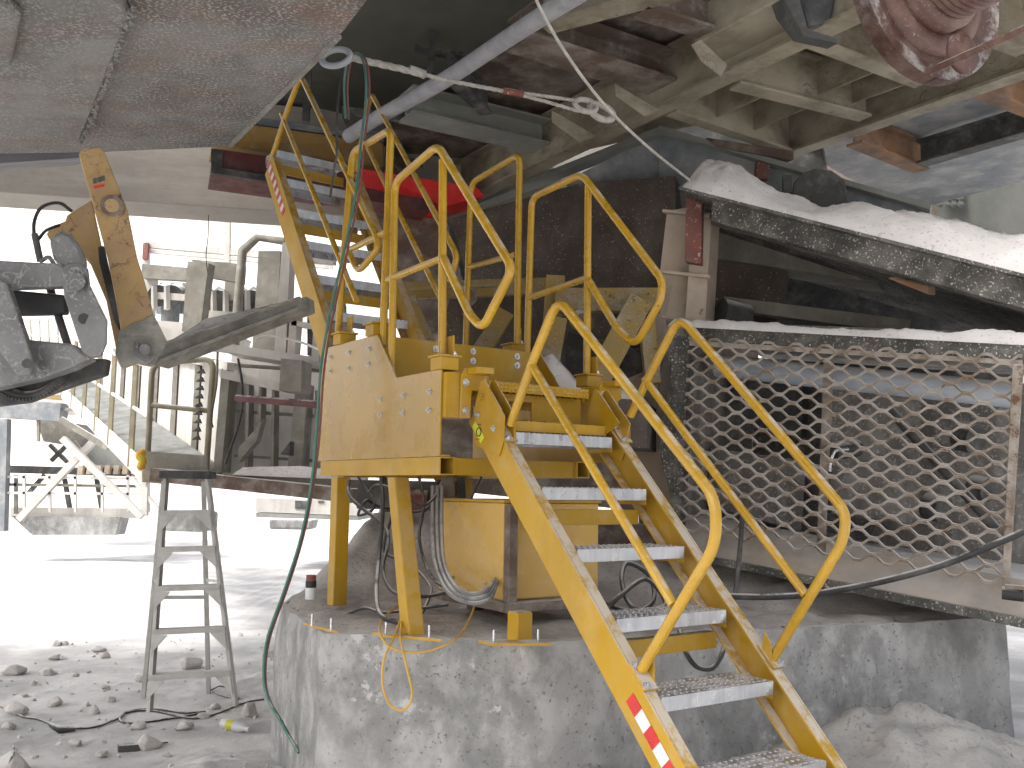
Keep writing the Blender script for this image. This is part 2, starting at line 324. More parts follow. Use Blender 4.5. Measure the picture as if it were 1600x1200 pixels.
for k in range(7):
    m = MB(); b0 = -RUN*k; z = Z1-RISE*k
    m.boxf(.003, .627, b0, b0+.004, z-.055, z); m.boxf(.003, .627, b0+.004, b0+.225, z-.006, z); m.boxf(.003, .627, b0+.221, b0+.225, z-.055, z-.006)
    m.boxf(.003, .008, b0+.004, b0+.221, z-.055, z-.006); m.boxf(.622, .627, b0+.004, b0+.221, z-.055, z-.006)
    tr = m.build('tread', ALU, ls, bev=.0015)
    s = MB()
    for i in range(19):
        for j in range(5):
            c = L(.03+i*.0315+(.008 if j % 2 else 0), b0+.025+j*.043, z); n = 8
            ring = [c+U*(.0095*math.cos(a))+N*(.0095*math.sin(a)) for a in [2*math.pi*q/n for q in range(n)]]
            top = [c+U*(.006*math.cos(a))+N*(.006*math.sin(a))+Z*.004 for a in [2*math.pi*q/n for q in range(n)]]
            s.add(ring+top, [tuple(range(n, 2*n))]+[(q, (q+1) % n, n+(q+1) % n, n+q) for q in range(n)])
    s.build('grip_studs', ZINC, tr, kind='stuff')
    for a in (-.004, .627): MB().boxf(a, a+.007, b0+.01, b0+.2, z-.075, z-.012).build('tread_bracket', YEL, ls)
for k in (1, 3, 5):
    z = Z1-RISE*k-.10; b = -RUN*k+.06; m = MB().boxf(.0, .63, b, b+.008, z-.07, z); m.boxf(.0, .63, b+.0081, b+.05, z-.008, z).boxf(.0, .63, b+.0081, b+.05, z-.07, z-.062)
    m.build('cross_channel', YEL, ls, bev=.002)
# handrails of the lower stair, traced in the vertical planes of the two stringers
def rail(parent, pts, a, r=.021, name='handrail', rf=.09, fn=fa, mids=(), mat=YELR):
    h = MB().tube(fil([fn(x, y, a) for x, y in pts], rf, 8), r, 14).build(name, mat, parent)
    for mm in mids: MB().tube(fil([fn(x, y, a) for x, y in mm], .05, 6), r*.92, 12).build('mid_rail', mat, h)
    return h
rail(ls, [(797, 664), (834, 560), (872, 466), (1118, 778), (1119, 850), (1003, 1046)], -.035, mids=[[(832, 572), (1052, 945)]])
rail(ls, [(985, 650), (1013, 590), (1062, 494), (1322, 800), (1318, 845), (1203, 1036)], .695, mids=[[(1007, 592), (1259, 930)]])
def post_foot(a, k, sg):
    c = stairpt(a, k)+PN*(-.004); m = MB(); m.hexa(c-PN*.006, U*.035, DR*.06, PN*.005)
    m.prism([c+U*sg*.03-DR*.03, c+U*sg*.03+DR*.045, c+U*sg*.03+DR*.04-Z*(-.09), c+U*sg*.03-DR*.01+Z*.10], U*.006)
    f = m.build('rail_foot', YEL, ls, bev=.001)
    for s in (-1, 1): bolt_at(c-PN*.012+DR*.045*s+U*(-sg)*.015, -PN, .011, ls)
BOLTME = {}
def bolt_at(p, nrm, r, parent, washer=True, name='bolt', mat=None):
    mat = mat or ZINC; key = (round(r, 4), tuple(round(x, 2) for x in nrm), mat.name)
    if key not in BOLTME:
        m = MB(); n = V(nrm).normalized(); x = n.orthogonal().normalized(); y = n.cross(x)
        def disc(h0, h1, rr, k, sm=False):
            q = [n*h+(x*math.cos(2*math.pi*i/k)+y*math.sin(2*math.pi*i/k))*rr for h in (h0, h1) for i in range(k)]
            m.add(q, [tuple(range(k, 2*k))]+[(i, (i+1) % k, k+(i+1) % k, k+i) for i in range(k)])
        disc(0, .003, r*1.5, 14); disc(.003, .011, r, 6); disc(.011, .018, r*.55, 8)
        me = bpy.data.meshes.new('bolt'); me.from_pydata([tuple(q) for q in m.v], [], m.f); me.materials.append(mat); BOLTME[key] = me
    o = bpy.data.objects.new(name, BOLTME[key]); col.objects.link(o); o.parent = parent; o.location = V(p)-ORI[parent.name]; return o
kof = lambda px, py, a: -((fa(px, py, a)-SO).dot(N))/RUN
post_foot(-.035, kof(1003, 1050, -.035), 1); post_foot(.695, kof(1203, 1036, .695), -1); post_foot(-.035, .05, 1); post_foot(.695, -.05, 1)
# striped tape and sticker on the outer face of the left stringer
for i in range(9):
    k = 3.83+i*.19; c = PN*.045
    p = [stairpt(-.0685, k)+c, stairpt(-.0685, k+.19)+c, stairpt(-.0685, k+.19)+c+PN*.055, stairpt(-.0685, k)+c+PN*.055]
    MB().prism(p, U*-.0015).build('tape_stripe', TRED if i % 2 == 0 else TWHT, ls, label='red stripe of the reflective tape' if i % 2 == 0 else 'white stripe of the reflective tape')
# hinge plates at the head of the stair
for a in (-.069, .699):
    q = [L(a, -.02, 1.80), L(a, .19, 1.86), L(a, .19, 2.05), L(a, .145, 2.165), L(a, .115, 2.17), L(a, -.06, 1.985), L(a, -.055, 1.87)] if a < 0 else [L(a, .0, 1.80), L(a, .19, 1.86), L(a, .19, 2.05), L(a, .145, 2.165), L(a, .115, 2.17), L(a, -.06, 1.985)]
    MB().prism(q, U*-.008).build('hinge_plate', YEL, ls, bev=.002)
    MB().prism([x+U*(.06 if a < 0 else -.07) for x in q[1:]], U*-.008).build('hinge_plate', YEL, ls, bev=.002)
    MB().tube([L(a-.03, .12, 2.08), L(a+.09 if a < 0 else a+.03, .12, 2.08)], .014, 10).build('hinge_pin', YEL, ls)
    for b, z in ((.02, 1.93), (.16, 2.0)): bolt_at(L(a-.009, b, z), -U, .01, ls)
st = [fa(740, 660, -.079), fa(748, 664, -.079), fa(758, 690, -.079), fa(753, 694, -.079)]
stk = MB().prism([fa(743, 658, -.079), fa(757, 683, -.079), fa(751, 693, -.079), fa(738, 667, -.079)], U*-.001).build('sticker', STIC, ls)
cc = fa(748, 675, -.0805); MB().tube([cc+U.cross(Z)*0+(N*math.cos(t_)+Z*math.sin(t_))*.02 for t_ in [i*math.pi/6 for i in range(13)]], .0025, 5).build('printed_ring', BLK, stk)
for s in (-1, 1): MB().bar(cc+Z*.034*s+N*-.004*s+N*-.012, cc+Z*.034*s+N*.012-N*.004*s, .0015, .012, U).build('printed_bar', BLK, stk)

# ------------------------------------------------------------------ platform
pf = thing('access_platform', 'yellow two-level steel platform with bolted side plates on four legs', 'platform', L(.3, .9, ZB))
AL, AR = -.236, .86; BB = 1.66
zlo, zm, zh = 1.80, 2.215, 2.47
prof = [L(AL, .246, zlo), L(AL, BB, zlo), L(AL, BB, zh), L(AL, .93, zh), L(AL, .70, zm), L(AL, .246, zm)]
lp = MB().prism(prof, U*.01).build('side_plate', YELG, pf, bev=.002)
MB().prism([p+U*(AR-AL-.01) for p in prof], U*.01).build('side_plate', YEL, pf, bev=.002)
MB().boxf(AL+.0102, AL+.06, .246, BB, zlo+.0, zlo+.008).boxf(AL+.0102, AL+.045, .3, .68, zm-.008, zm-.001).build('plate_flange', YEL, pf, bev=.001)
for x, y in [(517, 558), (517, 580), (546, 550.5), (545, 575), (577, 545), (576, 569)]+[(595, 623), (595, 648), (631, 618), (630, 645), (672, 612), (671, 641)]:
    bolt_at(fa(x, y, AL-.0005), -U, .0095, pf)
rp = MB().boxf(AL+.0105, AR-.0005, .95, .962, zm-.07, zh).build('riser_plate', YEL, pf, bev=.002)
for x, yy in ((681, (545, 563)), (739, (549, 564)), (808, (557, 571))):
    for y in yy: bolt_at(fb(x, y, .9495), -N, .013, pf)
# decks
m = MB()
for i in range(27): a = AL+.03+i*.04; m.boxf(a, a+.006, .30, .945, zm-.10, zm-.065)
for b in (.32, .48, .64, .80, .93): m.boxf(AL+.02, AR-.02, b, b+.006, zm-.099, zm-.066)
m.build('lower_deck_grating', YEL, pf, kind='stuff')
m = MB()
for i in range(27): a = AL+.03+i*.04; m.boxf(a, a+.006, .97, BB-.01, zh-.05, zh-.015)
m.build('upper_deck_grating', YEL, pf, kind='stuff')
# perforated nosing and front plate with opening
m = MB().boxf(.0, .63, .19, .196, 2.125, 2.173).boxf(.0, .63, .1961, .30, 2.167, 2.173)
nz = m.build('step_nosing', YEL, pf, bev=.002)
s = MB()
for i in range(30):
    for j in range(2):
        c = L(.012+i*.0208, .19, 2.139+.02*j); n = 6; d = .0075
        s.add([c+U*d*math.cos(q*math.pi/3)+Z*d*math.sin(q*math.pi/3) for q in range(6)]+[c-N*.006], [((q+1) % 6, q, 6) for q in range(6)])
for i in range(30):
    for j in range(3):
        c = L(.012+i*.0208, .215+.03*j, 2.173); d = .008
        s.add([c+U*d*math.cos(q*math.pi/3)+N*d*math.sin(q*math.pi/3) for q in range(6)]+[c+Z*.006], [(q, (q+1) % 6, 6) for q in range(6)])
s.build('grip_teeth', YEL, nz, kind='stuff')
fr = MB()
B_ = .26; o0, o1, q0, q1 = .17, .31, 1.96, 2.09
fr.boxf(-.0, o0, B_, B_+.01, 1.93, 2.124).boxf(o1, .63, B_, B_+.01, 1.93, 2.124).boxf(o0, o1, B_, B_+.01, q1, 2.124).boxf(o0, o1, B_, B_+.01, 1.93, q0)
fr.build('front_plate', YEL, pf)
MB().boxf(.0, .63, .06, .257, 1.93, 1.94).boxf(.0, .63, .05, .0595, 1.925, 1.975).build('catch_tray', YEL, pf, bev=.001)
MB().boxf(.15, .155, .07, .25, 1.941, 1.985).boxf(.27, .275, .07, .25, 1.941, 1.985).build('tray_rib', YEL, pf)
# corner boxes carrying hinges
MB().boxf(AL+.011, -.085, .22, .34, 1.985, zm-.012).build('corner_box', YEL, pf, bev=.004)
MB().boxf(.71, AR-.0, .22, .36, 1.985, zm-.01).build('corner_box', YEL, pf, bev=.004)
for a in (-.15, .71):
    q = [L(a, .205, 1.985), L(a+.0, .20, 2.16), L(a, .20, 2.19), L(a+.02, .20, 2.225), L(a+.13, .20, 2.225), L(a+.155, .20, 2.19), L(a+.155, .20, 2.14), L(a+.12, .2, 2.12), L(a+.06, .2, 2.12), L(a+.055, .2, 1.985)]
    MB().prism(q, N*.012).build('hinge_bracket', YEL, pf, bev=.003)
    MB().boxf(a+.03, a+.13, .11, .199, 2.195, 2.225).build('hinge_cap', YEL, pf, bev=.004)
    for z in (2.02, 2.155): bolt_at(L(a+.025, .199, z), -N, .013, pf)
# base frame tubes, open ends toward the stairs
def boxtube(m, a, b0, b1, z0, z1, w=.085, t=.006):
    m.boxf(a, a+w, b0, b1, z0, z0+t).boxf(a, a+w, b0, b1, z1-t, z1).boxf(a, a+t, b0, b1, z0+t, z1-t).boxf(a+w-t, a+w, b0, b1, z0+t, z1-t)
for a in (AL+.005, .60):
    m = MB(); boxtube(m, a, .25, BB-.03, 1.712, 1.798); m.build('frame_tube', YEL, pf)
MB().boxf(AL+.092, .599, .27, .35, 1.714, 1.796).build('frame_crossbar', YEL, pf, bev=.003)
MB().boxf(AL+.092, .599, 1.5, 1.58, 1.706, 1.787).build('frame_crossbar', YEL, pf, bev=.003)
# legs
def channel_leg(p, q, w=.10, d=.06, t=.008):
    m = MB(); p, q = V(p), V(q); m.bar(p, q, w, t, N) if False else None
    ax = (q-p); m.hexa((p+q)/2, U*(w/2), ax/2, N*(t/2)); 
    for s in (-1, 1): m.hexa((p+q)/2+U*s*(w/2-t/2)+N*(d/2+t/2+.0005), U*(t/2), ax/2, N*(d/2))
    return m
def boxleg(p, q, w, d): p, q = V(p), V(q); return MB().hexa((p+q)/2, U*(w/2), (q-p)/2, N*(d/2))
lb = fa(527, 739, AL+.04); lt_ = V((lb.x, lb.y, 1.704)); f0 = P(523, 976, lb.y-.0)
l1 = L(AL+.05, 1.44, 0)
boxleg(l1+Z*1.703, l1+Z*(ZB+.03), .085, .085).build('leg', YEL, pf, bev=.006)
e0 = fa(622, 741, AL+.045); e1 = atz(645, 990, ZB+.02)
boxleg(V((e0.x, e0.y, 1.703)), e1, .085, .085).build('leg', YEL, pf, bev=.006)
e1b = atz(812, 1000, ZB+.01); boxleg(V((e1b.x, e1b.y, 1.09)), e1b, .085, .085).build('leg', YEL, pf, bev=.006)
l4 = L(.65, 1.44, 0); boxleg(l4+Z*1.703, l4+Z*(ZB+.03), .085, .085).build('leg', YEL, pf, bev=.006)
for pa, pb in (((489, 979), (529, 989)), ((600, 994), (690, 1001)), ((770, 1008), (862, 1007))):
    a, b = atz(*pa, ZB+.015), atz(*pb, ZB+.015); MB().hexa((a+b)/2+N*.06, (b-a)/2, N*.06, Z*.006).build('base_plate', YEL, pf, bev=.001)
    for f in (.12, .88): c = a.lerp(b, f)+N*.05; MB().tube([c, c+Z*.06], .006, 8).build('anchor_bolt', ZINC, pf)
# railings
def clamp(p, a=.045):
    m = MB().hexa(p+Z*.03, U*.05, N*.05, Z*.03); m.hexa(p+Z*.066, U*.062, N*.058, Z*.005); m.hexa(p+Z*.12+U*.03, U*.004, N*.035, Z*.05)
    m.build('rail_socket', YEL, pf, bev=.002); bolt_at(p+Z*.071+N*-.045+U*.03, Z, .008, pf)
A_ = AL+.035; A2 = .80
r2 = rail(pf, [(612, 580), (617, 285), (684, 227), (797, 412), (797, 428), (755, 513), (735, 494), (693, 403)], A_, rf=.07, mids=[[(606, 437), (692, 403)]])
MB().tube([fa(691, 578, A_), fa(692, 250, A_)], .021, 14).build('post', YELR, r2)
r1 = rail(pf, [(527, 540), (537, 400), (551, 238), (611, 202), (598, 540)], A_, rf=.07, mids=[[(533, 397), (604, 362)]])
r3 = rail(pf, [(727, 560), (736, 286), (812, 241), (808, 540)], A2, rf=.08, mids=[[(730, 418), (806, 398)]])
r4 = rail(pf, [(823, 570), (831, 309), (909, 272), (1035, 438), (1033, 468), (993, 540), (965, 515), (919, 437)], A2, rf=.07, mids=[[(828, 465), (919, 434)]])
MB().tube([fa(917, 600, A2), fa(919, 290, A2)], .021, 14).build('post', YELR, r4)
for p in (L(A_, .275, zm), L(A_, 1.42, zh), L(A_, 1.0, zh), L(A2, .40, zm), L(A2, 1.13, zh)): clamp(p)
# ------------------------------------------------------------------ upper stair (same line, further up)
us = thing('upper_stair', 'steep yellow stair rising behind the platform into the machine', 'stair', L(.1, 1.7, zh))
RS, RN = .262, .20; UB0, UZ0 = 1.72, 2.72
def up(a, k, off=0): return L(a, UB0+RN*k, UZ0+RS*k)
DU = (up(0, 1)-up(0, 0)).normalized(); PU = DU.cross(U).normalized(); PU = PU if PU.z < 0 else -PU
for a0, sg in ((-.236, 1), (.44, -1)):
    p0, p1 = up(a0, -.8), up(a0, 4.65); off = U*(.01*sg); d = .15; m = MB(); m.prism([p0-PU*.02, p1-PU*.02, p1+PU*d, p0+PU*d], off)
    for s in (-.02, d-.01): m.prism([p0+PU*s+off*1.01, p1+PU*s+off*1.01, p1+PU*(s+.01)+off*1.01, p0+PU*(s+.01)+off*1.01], U*(.045*sg))
    m.build('stringer', YEL, us, bev=.002)
for k in range(6):
    q = up(0, k); b0 = UB0+RN*k; z = UZ0+RS*k-.0; m = MB()
    m.boxf(-.18, .38, b0, b0+.004, z-.055, z); m.boxf(-.18, .38, b0+.0041, b0+.2, z-.006, z); m.boxf(-.18, .38, b0+.196, b0+.2, z-.055, z-.0062)
    tr = m.build('tread', ALU, us)
    if k % 2: MB().boxf(-.17, .37, b0+.05, b0+.06, z-.15, z-.085).build('cross_channel', YEL, us)
for i in range(13):
    k = 3.0+i*.13; c = PU*.03
    p = [up(-.2375, k)+c, up(-.2375, k+.13)+c, up(-.2375, k+.13)+c+PU*.055, up(-.2375, k)+c+PU*.055]
    MB().prism(p, U*-.0015).build('tape_stripe', TRED if i % 2 == 0 else TWHT, us, label='red stripe of the reflective tape' if i % 2 == 0 else 'white stripe of the reflective tape')
rail(us, [(420, 262), (450, 170), (470, 118), (590, 372), (590, 390), (560, 425), (545, 395)], -.21, r=.019, mids=[[(440, 178), (557, 470)]], rf=.06)
rail(us, [(556, 268), (574, 176), (580, 146), (715, 400), (703, 440)], .41, r=.019, mids=[[(562, 205), (690, 470)]], rf=.06)

# ------------------------------------------------------------------ step ladder
def ladder():
    z0 = .02; base = atz(293, 1100, z0); t = thing('step_ladder', 'dusty aluminium A-frame step ladder standing left of the concrete block', 'ladder', base)
    Yf = 6.9; top = [P(258, 748, Yf+.25), P(326, 748, Yf+.25)]; bot = [P(232, 1112, Yf-.12), P(370, 1102, Yf-.02)]
    for i in (0, 1): 
        m = MB(); d = (bot[i]-top[i]); sg = 1 if i == 0 else -1
        m.hexa((top[i]+bot[i])/2, V((.004, 0, 0)), d/2, V((0, .035, 0))); m.hexa((top[i]+bot[i])/2+V((.012*sg, -.032, 0)), V((.008, 0, 0)), d/2, V((0, .004, 0))); m.hexa((top[i]+bot[i])/2+V((.012*sg, .032, 0)), V((.008, 0, 0)), d/2, V((0, .004, 0)))
        m.build('side_rail', ALUD, t)
    rb = [P(224, 1090, Yf+.75), P(326, 1085, Yf+.95)]; rt = [P(256, 752, Yf+.36), P(318, 752, Yf+.36)]
    for i in (0, 1): MB().bar(rt[i], rb[i], .03, .025, V((0, 1, 0))).build('rear_leg', ALUD, t)
    cap = MB().hexa((top[0]+top[1])/2+V((0, .02, .03)), V((.185, .008, 0)), V((0, .09, 0)), V((0, 0, .03))).build('top_cap', DKST, t, bev=.01)
    ys = [(801, 1), (860, 1), (921, 1), (987, 1), (1054, 1)]
    for y, _ in ys:
        f = (y-748)/(1107-748); a, b = top[0].lerp(bot[0], f), top[1].lerp(bot[1], f)
        st = MB().hexa((a+b)/2, (b-a)/2, V((0, .045, 0)), V((0, 0, .004))).hexa((a+b)/2+V((0, -.046, -.014)), (b-a)/2, V((0, .002, 0)), V((0, 0, .018))).build('step', ALUD, t)
        for s, e in ((a, 1), (b, -1)):
            dn = (bot[0]-top[0]).normalized() if e == 1 else (bot[1]-top[1]).normalized()
            o = V((0, -.048, -.03)); MB().prism([s+o, s+o+V((.11*e, 0, -.0)), s+o+V((.10*e, 0, -.015)), s+o+dn*.13], V((0, .003, 0))).build('gusset', ALUD, t)
    for f in (.53, .90):
        a, b = rt[0].lerp(rb[0], f), rt[1].lerp(rb[1], f); MB().bar(a, b, .03, .025).build('rear_brace', ALUD, t)
    a = top[0].lerp(bot[0], .47); b = rt[0].lerp(rb[0], .45); MB().bar(a, b, .004, .02).build('spreader', ALUD, t)
    a = top[1].lerp(bot[1], .47); b = rt[1].lerp(rb[1], .45); MB().bar(a, b, .004, .02).build('spreader', ALUD, t)
ladder()

# ================================================================== the machine overhead
def flatz(px, py, z): return atz(px, py, z)
# --- big hull, upper left
ZH = 3.25
h1, h2, h3 = atz(538, 50, ZH), atz(360, 230, ZH), atz(160, 239, ZH)
h3b = atz(0, 256, ZH)
hu = thing('machine_hull', 'huge scuffed grey steel hull box hanging over the upper left', 'machine hull', (-1.5, 3.2, ZH))
ex = V((-4.2, .2, 0)); back = V((.47, -.88, 0))*2.2
poly = [h1, h2, h3, h3b+ex, h3b+ex+back*1.15, h1+back]
MB().prism(poly, Z*4.2).build('hull_box', HULL, hu, bev=.012)
# raised pad plates beneath the hull
p0 = [atz(203, 30, ZH-.04), atz(124, 222, ZH-.04), atz(0, 200, ZH-.04), atz(-300, 180, ZH-.04), atz(-300, -250, ZH-.04), atz(90, -60, ZH-.04), atz(196, 14, ZH-.04)]
MB().prism(p0, Z*.0395).build('pad_plate', HULP, hu, bev=.01)
rng_ = random.Random(3); m = MB()
e0_, e1_ = atz(207, 12, ZH-.035), atz(128, 222, ZH-.035)
for i in range(70):
    f = i/70+rng_.uniform(-.005, .005); c = e0_.lerp(e1_, f)+V((rng_.uniform(-.008, .012), 0, 0)); r = rng_.uniform(.006, .013)
    q = [c+V((math.cos(a)*r*rng_.uniform(.6, 1.2), math.sin(a)*r*rng_.uniform(.6, 1.3), 0)) for a in (0, 1.2, 2.4, 3.7, 5)]
    m.prism(q, Z*-rng_.uniform(.005, .02))
m.build('caked_dust_edge', HULP, hu, kind='stuff')
p1 = [atz(34, 25, ZH-.075), atz(18, 105, ZH-.075), atz(-120, 92, ZH-.075), atz(-120, -20, ZH-.075), atz(0, 0, ZH-.075)]
MB().prism(p1, Z*.0345).build('pad_plate', HULP, hu, bev=.012)
m = MB(); a, b = atz(535, 55, ZH), atz(362, 228, ZH); m.bar(a+V((-.012, 0, -.004)), b+V((-.012, 0, -.004)), .02, .012); m.build('edge_weld', HULP, hu)
# side beam beyond the hull
hb = thing('hull_skirt', 'dim purple-grey steel skirt behind the lower edge of the hull', 'steel skirt', (-3.4, 5.2, 3.4))
q = [P(-60, 200, 4.95), P(170, 232, 4.95), P(128, 243, 5.0), P(-60, 262, 5.0)]
MB().prism([P(-80, 195, 5.2), P(180, 225, 5.2), P(134, 246, 5.2), P(0, 255, 5.2), P(-80, 262, 5.2)], V((-.62, 1.2, .36))).build('skirt_plate', M('purple_grey_steel', (.20, .195, .21), (.15, .145, .155), sc=2, rough=.8), hb)
# --- long beige girder
lg = thing('beige_girder', 'long smooth beige box girder running behind the forklift carriage', 'girder', P(200, 300, 8.5))
ga, gb = P(-400, 235, 8.0), P(432, 354, 8.9)
gd = (gb-ga); gd.z = 0; gd = gd.normalized(); zg0 = (P(215, 321, 8.66)).z-.10
gA = P(-400, 300, 7.6); gA.z = zg0; gB = gA+gd*7.6
MB().prism([gA, gB, gB+Z*1.0, gA+Z*1.0], V((-gd.y, gd.x, 0))*.5).build('girder_box', BEIGP, lg, bev=.01)
gC = gB+gd*.003; MB().prism([gC, gC+gd*6, gC+gd*6+Z*.9, gC+Z*.9], V((-gd.y, gd.x, 0))*.7).build('girder_tail', BRST, lg)
dk = thing('shade_slab', 'unseen dark slab added high above the girder to shade the ground at left', 'steel deck', (-6, 7, 5.9))
MB().hexa(V((-5.5, 5.7, 5.95)), V((7.5, 0, 0)), V((0, 1.6, 0)), V((0, 0, .06))).build('deck_plate', DKST, dk)  # unseen slab, added and sized so the near ground stays shaded
# --- red thing, yellow cylinder
rt = thing('red_steel_beam', 'bright red and maroon flat beam crossing behind the railings', 'beam', P(560, 290, 7.6))
a, b = P(330, 255, 7.4), P(705, 313, 8.1); z_ = a.z
nrm = V((-(b-a).y, (b-a).x, 0)).normalized()
MB().prism([P(335, 232, 7.4), P(550, 262, 7.8), P(550, 300, 7.8), P(330, 268, 7.4)], nrm*.5).build('maroon_section', MARO, rt, bev=.004)
MB().prism([P(555, 262, 7.8), P(745, 292, 8.15), P(757, 306, 8.17), P(700, 322, 8.1), P(555, 290, 7.8)], nrm*.5).build('red_section', REDP, rt, bev=.004)
MB().prism([P(548, 291, 7.78), P(675, 312, 8.0), P(672, 331, 8.0), P(548, 308, 7.78)], nrm*.3).build('lower_flange', MARO, rt)
MB().prism([P(330, 232, 7.35), P(348, 235, 7.4), P(346, 262, 7.4), P(420, 274, 7.5), P(420, 284, 7.5), P(330, 270, 7.35)], nrm*.04).build('end_bracket', DKST, rt)
yc = thing('yellow_boom_tube', 'dusty ochre beam seen between the hull and the upper stair', 'beam', P(470, 215, 7.9))
MB().prism([P(365, 190, 7.7), P(600, 222, 8.2), P(600, 262, 8.2), P(330, 225, 7.7)], nrm*.5).build('tube', M('ochre_paint', (.34, .2, .05), (.24, .15, .05), rough=.7, dust=.7), yc, bev=.02)
MB().prism([P(385, 180, 7.75), P(600, 213, 8.3), P(600, 221, 8.25), P(365, 189, 7.75)], nrm*.45).build('dusty_ledge', BLUG, yc)
# --- ceiling: frame directions UC (across) and NC (away)
ZCc = 4.3
def cz(px, py, z=ZCc): return atz(px, py, z)
cl = thing('underdeck_frame', 'beige grid of welded beams under the machine deck at upper right', 'steel frame', (2, 7, 4.3))
def plate(poly, name, mat, parent, th=.03, **k): return MB().prism(poly, Z*th).build(name, mat, parent, **k)
# deck plates above the beams
pA0, pA1 = cz(640, 358), cz(1290, 50); dA = (pA1-pA0).normalized()
pC0, pC1 = cz(1235, 243), cz(1600, 118); dC = (pC1-pC0).normalized()
pA2 = pA1+dA*2.2; pC2 = pC1+dC*1.6
def ib(p, q, w_, h, name, mat=BEIG, par=cl): return MB().ibeam(p, q, w_, h).build(name, mat, par)
ib(pA0, pA2, .15, .40, 'main_beam'); ib(pC0-dC*.2, pC2, .13, .40, 'main_beam')
plate([pA0+Z*.42, pA2+Z*.42, pC2+Z*.42+UC*.0, pC0+Z*.42], 'deck_plate', BEIG, cl)
def cross(pa, pb, w_=.10, h=.26, nm='cross_beam'):
    ib(pa, pb, w_, h, nm)
AB = lambda f: pA0.lerp(pA2, f)+UC*.01
def onA(px, py): return cz(px, py)
for (xa, ya, xb, yb, w_, h) in ((1148, 137, 1352, 187, .12, .34), (1050, 180, 1232, 240, .10, .34), (1262, 68, 1440, 135, .11, .34), (1420, 20, 1600, 85, .11, .34)):
    a, b = cz(xa, ya), cz(xb, yb); ib(a+Z*.006, b+Z*.006, w_, h, 'cross_beam')
def sec(xa, ya, xb, yb, h=.2): a, b = cz(xa, ya, ZCc+.1), cz(xb, yb, ZCc+.1); MB().bar(a+Z*.14, b+Z*.14, .015, .30).build('stiffener', BEIG, cl)
sec(1170, 205, 1265, 165); sec(1100, 190, 1190, 150); sec(1270, 150, 1380, 105); sec(1310, 168, 1420, 128); sec(1360, 70, 1470, 30)
# hanging gussets & box between A and the frame above
for q in ([(1080, 70), (1095, 62), (1135, 100), (1125, 118), (1095, 95)], [(960, 130), (1030, 172), (1005, 180), (962, 150)], [(862, 172), (930, 212), (905, 222), (862, 190)]):
    Yb = cz(*q[0]).y; MB().prism([P(x, y, Yb) for x, y in q], UC*.02+NC*.02).build('gusset', BEIG, cl)
bx = [cz(1085, 70, 4.42), cz(1225, -5, 4.42), cz(1275, 40, 4.42), cz(1130, 108, 4.42)]
MB().prism(bx, Z*.3).build('beam_box', BEIG, cl, bev=.01)
br = thing('black_bracket', 'chipped black steel bracket gripping the main beam at the top', 'bracket', cz(1270, 40, 4.2))
MB().prism([P(1215, -20, 5.15), P(1245, -20, 5.15), P(1262, 45, 5.1), P(1310, 60, 5.05), P(1310, 68, 5.05), P(1255, 56, 5.1), P(1228, 20, 5.15)], NC*.08).build('side_arm', DKST, br, bev=.003)
MB().prism([P(1245, -15, 5.2), P(1310, -15, 5.2), P(1300, 35, 5.2), P(1265, 42, 5.2)], NC*.1).build('dark_pad', BLKR, br, bev=.02)
# left of beam A: dark brown roof plate with brown beams
bd = thing('brown_deck', 'rust-brown underdeck with channel beams between pipe and main beam', 'steel deck', (0, 7.5, 4.6))
plate([cz(560, 240, 4.75), cz(720, 330, 4.75), cz(1300, 30, 4.75), cz(1400, -90, 4.75), cz(905, -40, 4.75)], 'deck_plate', BRST, bd)
def ch(xa, ya, xb, yb, w_=.22, h=.24, mat=BRST):
    a, b = cz(xa, ya, 4.45), cz(xb, yb, 4.45); ib(a, b, w_, h, 'channel_beam', mat, bd)
ch(812, 68, 1075, 150, .30, .22); ch(634, 184, 880, 240, .26, .22, WGRY); ch(850, 45, 1080, -15, .16, .2, BEIG); ch(600, 262, 700, 330, .2, .2); ch(1000, 20, 1130, 60, .16, .22)
ch(700, 120, 760, 180, .1, .2, DKST)
# far left shaft: dark green-grey ceiling with conduits
sh = thing('dark_ceiling', 'dark green-grey plated ceiling behind the hull and white pipe', 'ceiling', (-1, 8, 5.6))
plate([P(330, 215, 9.6), P(640, 270, 9.6), cz(960, -60, 5.3), cz(350, -60, 5.3)], 'ceiling_plate', GRN, sh)
for a, b in (((682, -10), (672, 112)), ((648, 76), (760, 95)), ((655, -5), (850, 42)), ((555, 175), (660, 190)), ((482, 110), (478, 190))):
    p, q = P(*a, 7.2), P(*b, 7.2); MB().bar(p, q, .05, .05, V((0, 1, 0))).build('conduit', DKST, sh)
MB().prism([P(535, 165, 7.5), P(612, 178, 7.5), P(612, 195, 7.5), P(535, 185, 7.5)], V((0, .2, 0))).build('junction_box', DKST, sh)
# right of beam C
rr = thing('grey_blue_underdeck', 'smooth blue-grey underdeck plate with orange-brown and black beams', 'steel deck', (4, 7, 4.5))
plate([cz(1250, 235, 4.62), cz(1420, 330, 4.62), cz(1760, 240, 4.62), cz(1760, 40, 4.62)], 'deck_plate', BLUG, rr)
def rb_(xa, ya, xb, yb, w_, h, mat, nm): a, b = cz(xa, ya, 4.36), cz(xb, yb, 4.36); ib(a, b, w_, h, nm, mat, rr)
rb_(1335, 226, 1440, 268, .14, .24, ORBR, 'orange_beam'); rb_(1440, 258, 1640, 200, .14, .2, DKST, 'black_beam'); rb_(1530, 148, 1640, 190, .12, .24, ORBR, 'orange_beam')
